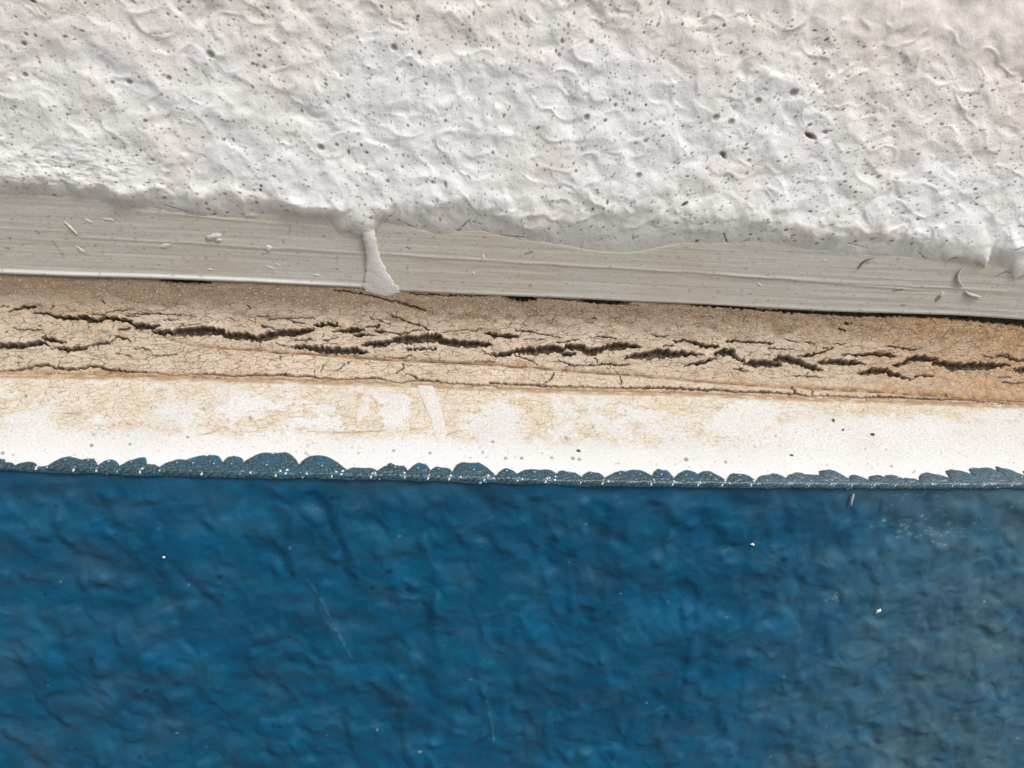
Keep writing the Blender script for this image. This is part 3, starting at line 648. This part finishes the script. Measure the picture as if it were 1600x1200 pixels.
big = np.zeros_like(px); mid = np.zeros_like(px)
wx = px + 3.2 * fbm(u / 1.5, v / 1.3, 3, 241); wy = py + 2.6 * fbm(u / 1.3, v / 1.5, 3, 243)
k1, _, _ = worley(u / 1.9, v / 1.6, 17)
wy = wy + 4.2 * (k1 - 0.45)
for i, p_ in enumerate(BIG): stroke(wx, wy, [(a, b, w * (0.95 if a < 1150 or b < 510 else 0.82) + 0.2) for a, b, w in p_], big, 0.30, i % 5, 1.3)
for i, p_ in enumerate(MID): stroke(px + 3.0 * fbm(u / 1.1, v / 1.1, 3, 233), py + 3.2 * fbm(u / 1.4, v / 1.4, 3, 231), [(a, b, w * (1.0 if i < 2 else 0.72) + (0.5 if i < 2 else 0.0)) for a, b, w in p_], mid, 0.5, i % 5, 1.0)
# a web of hairline cracks, closer together around the splits
qu = u + 0.9 * fbm(u / 2.2, v / 2.0, 3, 211); qv = v + 0.7 * fbm(u / 2.4, v / 2.0, 3, 213)
a1, a2, _ = worley(qu / 4.6, qv / 1.75, 3); b1, b2, _ = worley(qu / 2.2 + 5, qv / 1.0, 8)
band = ss(462, 505, py) * ss(605, 570, py)
w1 = ss(-0.05, 0.5, fbm(u / 6, v / 4, 2, 215) + 0.30 * band - 0.05)
w2 = ss(0.0, 0.5, fbm(u / 5, v / 3, 2, 217) + 0.22 * band - 0.02)
hair = np.clip(np.maximum(mid, 0.75 * np.exp(-(sd_ / 1.3) ** 2) * stepamt * ss(-0.25, 0.25, fbm(u / 5, v / 4, 3, 247))), 0, 1)
webby = np.clip(0.45 + 0.75 * band + 0.3 * ss(0, 0.5, fbm(u / 9, v / 5, 2, 215)) * ss(640, 560, py), 0, 1)
# lifted rims beside the splits
hgt = hgt - 0.22 * hair - 0.7 * mid
hgt = hgt - (2.6 + 1.2 * fbm(u / 2.0, v / 1.2, 3, 221)) * big
hgt += 0.35 * big * fbm(u / 0.8, v / 0.7, 3, 223)
inside = np.clip(big * 1.15, 0, 1)
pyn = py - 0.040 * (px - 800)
grime_shade = np.clip(0.95 * ss(532, 464, pyn) + 0.55 * ss(0.0, 0.5, fbm(u / 10, v / 4, 3, 225)) * ss(545, 490, pyn) + 0.12, 0, 0.92)  # ramp paints the overhang's shade on the bead's top, with patchy grime
grime_shade = np.maximum(grime_shade, 0.75 * ss(6, -1, pyn - 463))
rust = np.clip(0.55 * ss(-14, -2, py - smooth_cur(BOT_B, px)) * ss(0.0, 0.45, fbm(u / 14, v / 4, 3, 251)) + 0.85 * ss(1080, 1680, px) + 0.4 * np.exp(-((py - 578 - 0.031 * (px - 200)) / 9) ** 2) * ss(0.0, 0.5, fbm(u / 12, v / 5, 2, 227)) + 0.75 * np.exp(-((sd_ + 1) / 3.0) ** 2) * stepamt + 0.5 * ss(-14, -3, sd_) * ss(2, -1, sd_) * stepamt * ss(-0.2, 0.4, fbm(u / 8, v / 2, 2, 245))
               + 0.8 * np.exp(-((py - smooth_cur(BOT_B, px) + 2) / 5) ** 2) + 0.35 * fbm(u / 9, v / 6, 3, 229) - 0.05, 0, 0.85)
strip = ss(1, 5, sd_) * ss(250, 500, px)
rust = np.maximum(rust * (1 - 0.55 * strip), 0.7 * ss(-7, -2, py - smooth_cur(BOT_B, px)) * ss(-0.5, 0.3, fbm(u / 8, v / 2, 3, 249))); grime_shade = grime_shade * (1 - strip)
hgt = hgt * np.minimum(1, (0.15 + (tt[:, None] + 0.03) * 14)) 
hgt = hgt - 1.1 * ss(0.965, 1.0, tt)[:, None]
P = P + N * (hgt * 0.001)[..., None]
AT = dict(hair=hair, inside=inside, grime_shade=grime_shade, rust=rust, webby=webby, su=u, sv=v)
FA = gfaces(nt, len(gx))
low = (sd_ > 0).ravel()[FA].sum(1) >= 2
low &= (px.ravel()[FA[:, 0]] > 228)
def split_part(name, faces):
    used = np.unique(faces); m_ = np.zeros(P.shape[0] * P.shape[1], int); m_[used] = np.arange(len(used))
    return link_mesh(name, P.reshape(-1, 3)[used], m_[faces], MC, joint, {k: np.ravel(a)[used] for k, a in AT.items()})
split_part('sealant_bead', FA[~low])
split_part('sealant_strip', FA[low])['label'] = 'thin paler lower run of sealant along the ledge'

# ------------------------------------------------------------------ lower wall: white ledge and blue face
lower = thing('lower_wall', (0.0, float(YC(0.0)), float(ZC(0.0)) - 0.12), 'glossy blue painted lower wall topped by a white flaking ledge', 'wall')
gx = xgrid(X0, X1, XL, XR, 0.00032, 3.0)
nl = 150
tl = np.linspace(-0.06, 1.0, nl)
Bp = np.stack([gx, np.full_like(gx, Y_B), ZB(gx)], -1); Cp = np.stack([gx, YC(gx), ZC(gx)], -1)
P = Bp[None] + tl[:, None, None] * (Cp - Bp)[None]
px, py = project(P)
LW = float(np.linalg.norm(Cp[len(gx) // 2] - Bp[len(gx) // 2])) * 1000
u = np.broadcast_to(P[..., 0] * 1000, px.shape); v = np.broadcast_to((tl * LW)[:, None], px.shape)
T2 = np.broadcast_to(tl[:, None], px.shape)
lim = 0.62 - 0.36 * ss(1130, 1260, px) + 0.10 * fbm(u / 14, u * 0, 2, 301)
allow = ss(lim + 0.03, lim - 0.10, T2)
patch = fbm(u / 11, v / 7, 3, 303) + 0.60 * fbm(u / 2.6, v / 1.4, 3, 305) + 0.45 * fbm(u / 0.9, v / 0.6, 2, 307)
pxw = px + 34 * fbm(u / 5, v / 4, 3, 331); pyw = py + 17 * fbm(u / 5, v / 4, 3, 333)
for cx_, cy_, rx, ry, k in [(690, 640, 85, 34, 0.75), (560, 655, 60, 24, 0.5), (850, 632, 60, 26, 0.55), (1090, 638, 60, 18, 0.6), (150, 625, 160, 24, 0.35), (330, 665, 40, 14, 0.5), (215, 665, 30, 10, 0.4), (1020, 628, 40, 10, 0.5), (1330, 636, 130, 9, 0.35), (1490, 643, 90, 8, 0.35),
                            (400, 628, 24, 6, -1.6), (620, 640, 26, 24, -1.3), (880, 640, 20, 10, -1.6), (525, 662, 26, 12, -0.9), (370, 632, 22, 16, -0.9), (360, 655, 10, 14, -0.9), (508, 640, 12, 10, -1), (40, 650, 45, 12, -0.5), (760, 660, 50, 26, -1.2), (1010, 648, 30, 10, -0.8), (290, 650, 40, 16, -0.5), (1150, 650, 40, 40, -0.7)]:
    patch = patch + k * np.exp(-(((pxw - cx_) / rx) ** 2 + ((pyw - cy_) / ry) ** 2) ** 1.5)
patch = patch + 0.16 * ss(1150, 500, px)
bare = (0.62 * ss(-0.25, 0.50, patch) + 0.36 * ss(0.0, 0.16, patch)) * allow
bare = np.maximum(bare, 0.8 * ss(0.06, 0.0, T2 - 0.02 - 0.02 * fbm(u / 4, u * 0, 2, 309)))
qu = u + 0.7 * fbm(u / 2, v / 2, 3, 311); qv = v + 0.7 * fbm(u / 2, v / 2, 3, 313)
c1, c2, _ = worley(qu / 2.6, qv / 1.9, 13)
web = np.clip(1 - (c2 - c1) / 0.085, 0, 1) * ss(0.1, 0.7, bare) * ss(-0.25, 0.3, fbm(u / 6, v / 6, 2, 315))
eg = np.exp(-((patch - 0.06) / 0.10) ** 2) * ss(0.0, 0.4, fbm(u / 3, v / 3, 2, 317)) * allow
line = np.clip(0.30 * eg, 0, 1)
acc = np.zeros_like(px)
for p_ in [[(480, 674, 1), (530, 675, 2), (570, 674, 2), (600, 672, 1)], [(655, 602, 1), (662, 630, 2), (675, 655, 2), (678, 680, 1)], [(690, 682, 1), (700, 678, 2), (720, 672, 1)], [(838, 662, 2), (845, 663, 2), (856, 659, 1)], [(310, 680, 1), (330, 676, 2), (345, 668, 1)], [(96, 645, 1), (118, 646, 2)]]:
    stroke(px, py, p_, acc, 0.4, 2)
line = np.maximum(line, acc * 0.7)
line = np.maximum(line, 0.85 * ss(0.045, 0.005, T2 - 0.015 * fbm(u / 3, u * 0, 3, 325)) * ss(-0.6, 0.2, fbm(u / 6, v / 2, 3, 327)))
grain = np.clip(1.0 - 0.80 * ss(0.50, 0.92, T2), 0, 1)
hl = -0.10 * bare - 0.10 * line + 0.10 * fbm(u / 9, v / 6, 3, 319) + 0.05 * fbm(u / 1.0, v / 0.8, 3, 321) * (0.4 + bare)
dirt = np.zeros_like(px); pymid = py[:, int(np.argmin(np.abs(px[nl // 2] - 800)))]; colpx = px[nl // 2]; pit = np.zeros_like(px)
for _ in range(620):
    t_ = rng.rand() ** 0.6; x_ = rng.uniform(-40, 1640); y_ = np.interp(x_, [0, 1600], [592, 640]) + t_ * 125
    r = 0.6 + rng.exponential(0.35); stamp(x_, y_, r * 1.3, r, rng.uniform(0, 3), 0.05, rng.uniform(0.15, 0.6))
for x_, y_, r in [(905, 718, 2.2), (143, 696, 2.5), (203, 694, 2), (770, 690, 2), (862, 715, 2), (815, 716, 2.5), (1072, 718, 3), (615, 704, 2), (672, 708, 2), (790, 716, 2.2), (895, 716, 2.5), (560, 708, 1.5), (4, 708, 2.5), (293, 683, 2), (40, 618, 2)]:
    stamp(x_, y_, r * 1.2, r, 0.4, 0.12, 0.75)
hl = hl - pit * 0.5
# rounded arris
rnd = 0.9 * np.clip((T2 - 0.93) / 0.07, 0, 1) ** 2
nl3 = np.cross(np.array([1.0, 0, 0]), nrm(Cp[len(gx) // 2] - Bp[len(gx) // 2])); nl3 = nl3 if nl3[2] > 0 else -nl3
P = P + nl3 * ((hl * np.clip((1 - T2) * 12, 0.15, 1) - rnd) * 0.001)[..., None]
sheet('white_ledge', P, ML, lower, dict(su=u, sv=v, bare=bare, line=line, grain=grain, dirt=dirt), True)
LEDGE_N = nl3

# blue face
gx = xgrid(X0, X1, XL, XR, 0.00048, 2.5)
zbot = float(hit_plane(np.array([800.]), np.array([1225.]), np.array([0, float(YC(0)), 0]), np.array([0, 1.0, 0]))[0, 2])
nb = 330
tb = np.concatenate([np.linspace(0, 1, nb), np.linspace(1, 1.9, 50)[1:]])
ztopb = ZC(gx) - 0.0009
Zg = ztopb[None, :] + tb[:, None] * (zbot - ztopb)[None, :]
ymean = float(YC(0.01))
fade = np.exp(-tb * 9)[:, None]
Yg = (ymean + (YC(gx) - ymean)[None, :] * fade) 
Xg = np.broadcast_to(gx, Zg.shape).copy()
P = np.stack([Xg, Yg, Zg], -1); px, py = project(P)
u, v = Xg * 1000, (ztopb[None, :] - Zg) * 1000
wu = u + 2.4 * fbm(u / 10, v / 12, 2, 401); wv = v + 2.8 * fbm(u / 10, v / 12, 2, 403)
h0 = fbm(wu / 10.0, wv / 12.0, 2, 407)
f1, f2, _ = worley(wu / 11.5, wv / 13.0, 15); g1, g2, _ = worley(wu / 6.5, wv / 8.0, 19)
m1 = ss(-0.3, 0.3, fbm(u / 18, v / 20, 2, 405)); m2 = ss(-0.25, 0.3, fbm(u / 14, v / 16, 2, 409))
h = 0.85 * h0 + 0.13 * vein(pn(wu / 9.0 + 3, wv / 10, 451), 0.18) * m1 + 0.07 * vein(pn(wu / 5.5 + 3, wv / 6.5, 457), 0.22) * m2 - 0.42 * np.exp(-(f1 / 0.34) ** 2) * m1 + 0.42 * np.exp(-(g1 / 0.32) ** 2) * m2
h += 0.9 * fbm(u / 26, v / 24, 2, 417) + 0.19 * fbm(wu / 4.4, wv / 5.4, 2, 411) + 0.03 * fbm(wu / 1.6, wv / 2.0, 3, 413)
h += 0.05 * np.exp(-((g2 - g1) / 0.10) ** 2) * ss(0.15, 0.5, fbm(u / 12, v / 10, 2, 415))
h *= 1.2
topf = ss(0, 7, v)
h *= 1.38 * (0.25 + 0.75 * topf)
h += 0.35 * np.exp(-v / 2.0)
dirt = np.zeros_like(px); pit = np.zeros_like(px); colpx = px[nb // 2]; pymid = py[:, int(np.argmin(np.abs(colpx - 800)))]
for _ in range(300):
    x_, y_ = rng.uniform(-60, 1660), rng.uniform(765, 1220); r = 0.8 + rng.exponential(0.55)
    stamp(x_, y_, r * 1.3, r, rng.uniform(0, 3), 0.15, 0.5 * rng.rand())
for x_, y_, r in [(343, 904, 4), (456, 900, 4), (346, 931, 2.5), (66, 935, 2.5), (518, 782, 3), (607, 897, 4), (436, 1138, 3), (217, 1186, 3), (143, 1030, 3), (227, 1083, 3), (662, 947, 3), (1224, 874, 4), (1388, 862, 3), (450, 1000, 2), (462, 1004, 2), (28, 781, 2.5), (84, 794, 2.5), (636, 924, 2.5), (580, 924, 2.5), (840, 856, 3), (1042, 1122, 3), (822, 1116, 2.5)]:
    stamp(x_, y_, r * 1.25, r, rng.uniform(-0.5, 0.5), 0.3, 0.6)
for _ in range(260):                     # nubs and little craters in the paint
    x_, y_ = rng.uniform(-60, 1660), rng.uniform(775, 1220); r = rng.uniform(2.5, 8); k_ = rng.uniform(0.08, 0.26) * (1 if rng.rand() < 0.7 else -1)
    sel = np.nonzero((np.abs(px - x_) < r * 2.6) & (np.abs(py - y_) < r * 2.6))
    h[sel] += k_ * np.exp(-(((px[sel] - x_) / (r * 1.25)) ** 2 + ((py[sel] - y_ + 0.3 * (px[sel] - x_)) / (r * 0.8)) ** 2))
pale = np.zeros_like(px)
def palespot(x_, y_, rx, ry, k):
    sel = np.nonzero((np.abs(px - x_) < rx * 2) & (np.abs(py - y_) < ry * 2))
    d = ((px[sel] - x_) / rx) ** 2 + ((py[sel] - y_) / ry) ** 2
    pale[sel] = np.maximum(pale[sel], k * np.exp(-d ** 1.5) * ss(-0.3, 0.3, fbm(px[sel] / 3, py[sel] / 2, 2, 441)))
for _ in range(46): palespot(rng.uniform(0, 1600), rng.uniform(770, 1200), rng.uniform(1.0, 2.6), rng.uniform(0.8, 2.0), rng.uniform(0.3, 1.0))
for _ in range(60): palespot(rng.normal(1440, 34), rng.normal(828, 12), rng.uniform(1.5, 5), rng.uniform(1.0, 2.6), rng.uniform(0.2, 0.7))
for _ in range(30): palespot(rng.normal(1440, 50), rng.normal(776, 5), rng.uniform(1.5, 5), rng.uniform(1.0, 2.0), rng.uniform(0.1, 0.4))
for _ in range(16): palespot(rng.normal(1300, 8), rng.normal(935, 3), rng.uniform(1.5, 5), rng.uniform(1.0, 2.0), rng.uniform(0.2, 0.6))
acc = np.zeros_like(px)
for p_ in [[(470, 900, 1), (500, 935, 2), (518, 970, 2), (535, 1000, 3), (552, 1035, 2)], [(755, 1080, 1), (765, 1110, 2), (772, 1160, 2)], [(1328, 790, 1), (1333, 772, 2)], [(345, 855, 1), (347, 863, 1)], [(1030, 858, 1), (1055, 832, 1)]]:
    stroke(px, py, p_, acc, 0.3, 1)
h += 0.25 * acc; pale = np.maximum(pale, 0.20 * acc * ss(-0.3, 0.4, fbm(px / 9, py / 9, 3, 443)))
h -= pit * 0.8
greying = np.clip(1.0 * ss(1090, 1560, px + 0.3 * (py - 950) + 90 * fbm(u / 30, v / 25, 2, 421)) + 0.38 * ss(480, -50, px) * (0.35 + fbm(u / 20, v / 14, 2, 423)) + 0.30 * np.exp(-v / 4.0) + 0.35 * fbm(u / 16, v / 9, 3, 425) + 0.05, 0, 1)  # mask for greyer blue: rising to the right, soft patches elsewhere
P[..., 1] = P[..., 1] - h * 0.001 + 0.0006
back = P[0].copy(); back[:, 1] += 0.004; back[:, 2] -= 0.0003
P2 = np.concatenate([back[None], P]); zr = np.zeros((1, len(gx)))
cc = lambda A: np.concatenate([zr, A])
sheet('blue_face', P2, MB_, lower, dict(dirt=cc(dirt), greying=cc(greying), pale=cc(pale)), True)
BLUE_Y = ymean

# scalloped lobes of blue paint brushed over the arris
LOBES = [(-46, -20, 712), (-24, 2, 716), (-2, 24, 722), (22, 58, 721), (75, 123, 713), (118, 152, 716), (150, 186, 717), (182, 224, 713), (222, 252, 725), (248, 300, 717), (272, 327, 709), (313, 352, 709), (342, 378, 711),
         (366, 462, 704), (462, 542, 709), (536, 592, 730), (586, 634, 726), (604, 632, 723), (634, 674, 722), (668, 706, 729), (711, 772, 721), (776, 812, 731), (800, 874, 731), (874, 912, 735), (908, 946, 737), (942, 1000, 735), (980, 1026, 733),
         (1021, 1053, 732), (1053, 1100, 734), (1092, 1136, 735), (1139, 1180, 739), (1182, 1218, 741), (1206, 1240, 739), (1228, 1271, 738), (1268, 1310, 740), (1298, 1336, 732), (1336, 1369, 741), (1368, 1402, 742), (1398, 1426, 741), (1420, 1447, 746),
         (1446, 1502, 737), (1500, 1546, 732), (1541, 1592, 728), (1583, 1625, 727), (1622, 1660, 731)]
def ledge_pt(a, b): return hit_plane(np.array([a], float), np.array([b], float), pb0, nled)[0]
for i, (a, b, top) in enumerate(LOBES):
    mid_ = 0.5 * (a + b); base_y = float(smooth_cur(ARRIS, np.array([mid_]))[0])
    p0 = ledge_pt(a, base_y); p1 = ledge_pt(b, base_y); pt = ledge_pt(mid_, top)
    hw = 0.5 * (p1[0] - p0[0]); xc_ = 0.5 * (p0[0] + p1[0])
    yA = float(YC(xc_)); zA_ = float(ZC(xc_))
    H = abs(pt[1] - yA) / math.cos(SLOPE)
    sk = (0.25 * math.sin(i * 2.1) if mid_ < 1270 else -0.55) * H
    th = min(0.0010, 0.15 * H + 0.0003) * (0.85 + 0.3 * rng.rand())
    nu, nv = 30, 18
    U = np.linspace(-1, 1, nu); Vv = np.linspace(0, 1, nv)
    UU, VV = np.meshgrid(U, Vv)
    out = np.clip(1 - np.abs(UU) ** (3.0 + 1.2 * math.sin(i * 1.7)), 0, 1) ** 0.60
    rough_ = fbm(UU * 1.5 + i * 7.7, VV * 0 + i, 2, 31) 
    ext = H * out * (0.97 + 0.13 * rough_ + 0.12 * UU * math.sin(i * 2.9)) / (1 + 0.06)
    bb = VV * ext
    xx = xc_ + UU * hw * (1.50 - 0.46 * VV) + sk * VV * out
    dome = (np.clip(1 - np.abs(UU) ** 3, 0, 1) ** 0.5) * (np.clip(1 - VV ** 3.2, 0, 1) ** 0.5)
    lumpy = 1 + 0.30 * fbm(xx * 900, bb * 900, 3, 33)
    zz = th * dome * lumpy - 0.00012 * (1 - dome)
    slope = nrm(Cp[0] * 0 + np.array([0, YC(xc_) - Y_B, ZC(xc_) - ZB(xc_)]))
    arr = np.stack([xx, YC(xx), ZC(xx)], -1)
    Pn = arr - slope * (bb + 0.0002)[..., None] + LEDGE_N * zz[..., None]
    # front skirt rolled over the arris on to the blue face
    front = []
    for k, (dy, dz) in enumerate([(0.0003, -0.0009), (-0.0002, -0.0006), (-0.0003, -0.0002)]):
        q = arr[0].copy(); q[:, 1] += dy * dome[0] * (0.8 + 0.3 * rng.rand()) ; q[:, 2] += dz * (0.25 + 0.75 * dome[0]) * (1 + 0.2 * rough_[0]); front.append(q)
    Pn = np.concatenate([np.array(front), Pn])
    o = link_mesh('paint_scallop', Pn, gfaces(Pn.shape[0], nu, True), MP if mid_ < 1190 else MP2, lower, None, True, arr[0, nu // 2])

# the continuous rim of paint the lobes grow out of
gx2 = np.arange(X0, X1, 0.00036); nv = 9
VV = np.linspace(0, 1, nv)[:, None]
rim = 0.0017 * np.clip(0.55 + 1.1 * fbm(gx2 * 160, gx2 * 0, 3, 501), 0.03, 1.3)
gapm = ss(0.20, 0.34, fbm(gx2 * 95, gx2 * 0 + 3, 2, 503) + 0.55); rim = rim * gapm + 0.00008
arr = np.stack([gx2, YC(gx2), ZC(gx2)], -1)
sl = nrm(np.array([0, YC(0.) - Y_B, ZC(0.) - ZB(0.)]))
Pn = arr[None] - sl * (VV * rim[None])[..., None] + LEDGE_N * ((0.00028 * gapm[None] + 0.0001) * np.sqrt(np.clip(1 - VV ** 2.5, 0, 1)) - 0.00008)[..., None]
low = 0.0009 + 0.0009 * fbm(gx2 * 90, gx2 * 0, 4, 505)
fr = [np.stack([gx2, YC(gx2) + dy, ZC(gx2) - k * low], -1) for dy, k in ((0.0003, 1.0), (-0.00025, 0.93), (-0.00035, 0.5))]
link_mesh('paint_rim', np.concatenate([np.array(fr), Pn]), gfaces(nv + 3, len(gx2), True), MP, lower)

# thin runs of white paint down the ledge
def run(pts, lab):
    pts = np.array(pts, float); t = np.linspace(0, len(pts) - 1, 40); q = np.stack([np.interp(t, np.arange(len(pts)), pts[:, k]) for k in range(3)], -1)
    rows = []
    U = np.linspace(-1, 1, 15)
    for i, (a, b, w) in enumerate(q):
        c = ledge_pt(a, b); k = np.linalg.norm(c - CAM) / F
        e_ = math.sin(math.pi * min(1, max(0, (i + 0.5) / 40))) ** 0.35
        r = [c + np.array([uu * w * 0.5 * k * (1 + 0.12 * float(pn(np.array(i * 0.3), np.array(uu + 3.0), 3))), 0, 0]) + LEDGE_N * (0.00020 * e_ * math.sqrt(max(0, 1 - uu * uu)) - 0.00008) for uu in U]
        rows.append(r)
    o = link_mesh('paint_drip', np.array(rows), gfaces(40, 15, True), ML, lower, {k: np.full(600, v_) for k, v_ in (('bare', 0.20), ('grain', 1.0), ('line', 0.0), ('dirt', 0.0), ('su', 0.0), ('sv', 0.0))}); o['label'] = lab
run([(582, 599, 26), (577, 615, 26), (571, 630, 24), (566, 645, 19), (561, 656, 10), (558, 660, 3)], 'faded white paint run slanting to the left on the ledge')
run([(664, 602, 24), (671, 620, 26), (678, 640, 24), (684, 658, 20), (687, 672, 20), (688, 686, 15), (686, 698, 4)], 'white paint run slanting to the right on the ledge')

# ------------------------------------------------------------------ loose bits
nb_ = np.array([0, -1.0, 0])
def on_blue(a, b, lift=0.0): return hit_plane(np.array([a], float), np.array([b], float), np.array([0, BLUE_Y - 0.0003 - lift, 0]), np.array([0, 1.0, 0]))[0]
lump('paint_fleck', 0, 0, 9, 5, 0.0005, M_WHITE, None, 41, ang=0.7, label='white paint fleck stuck on the greyer right part of the blue face', cat='paint fleck', base=on_blue(1373, 955), nrmv=nb_)
lump('paint_fleck', 0, 0, 4, 3, 0.0004, M_WHITE, None, 44, label='tiny white paint dot on the left part of the blue face below the scalloped edge', cat='paint fleck', base=on_blue(256, 871), nrmv=nb_)
lump('paint_fleck', 0, 0, 6, 4, 0.0005, M_WHITE, None, 45, label='small white paint chip high on the blue face beside a dark hollow', cat='paint fleck', base=on_blue(1176, 851), nrmv=nb_)
def on_led(a, b): return ledge_pt(a, b)
for a, b, w, h_, sd, lab in [(904, 704, 9, 9, 51, 'dark brown dirt speck with a rusty halo on the white ledge near the middle'), (1237, 711, 7, 5, 52, 'small rusty brown speck low on the white ledge near the blue scallops'),
                            (1364, 678, 8, 6, 53, 'dark grey dirt grain halfway down the right part of the white ledge'), (1318, 671, 5, 4, 54, 'tiny black dirt grain on the white ledge left of the larger grey grain'),
                            (1303, 656, 3, 9, 55, 'thin dark upright sliver of dirt near the top of the white ledge')]:
    lump('dirt_speck', 0, 0, w * 0.75, h_ * 0.75, 0.0004, M_DARK, None, sd, label=lab, cat='dirt speck', group='dirt specks on the white ledge', base=on_led(a, b), nrmv=LEDGE_N)
curl('brush_bristle', [(1341, 420), (1345, 412), (1353, 406), (1366, 404)], 0.00022, M_DARK, None, 'thin dark curved brush bristle stuck on the right part of the plaster band', 'bristle')
curl('paint_sliver', [(1330, 790), (1331, 780), (1334, 772)], 0.0004, M_PALE, None, 'thin tan sliver clinging to the blue face just under the scalloped edge', 'paint sliver', None, 0.0004, on_blue)
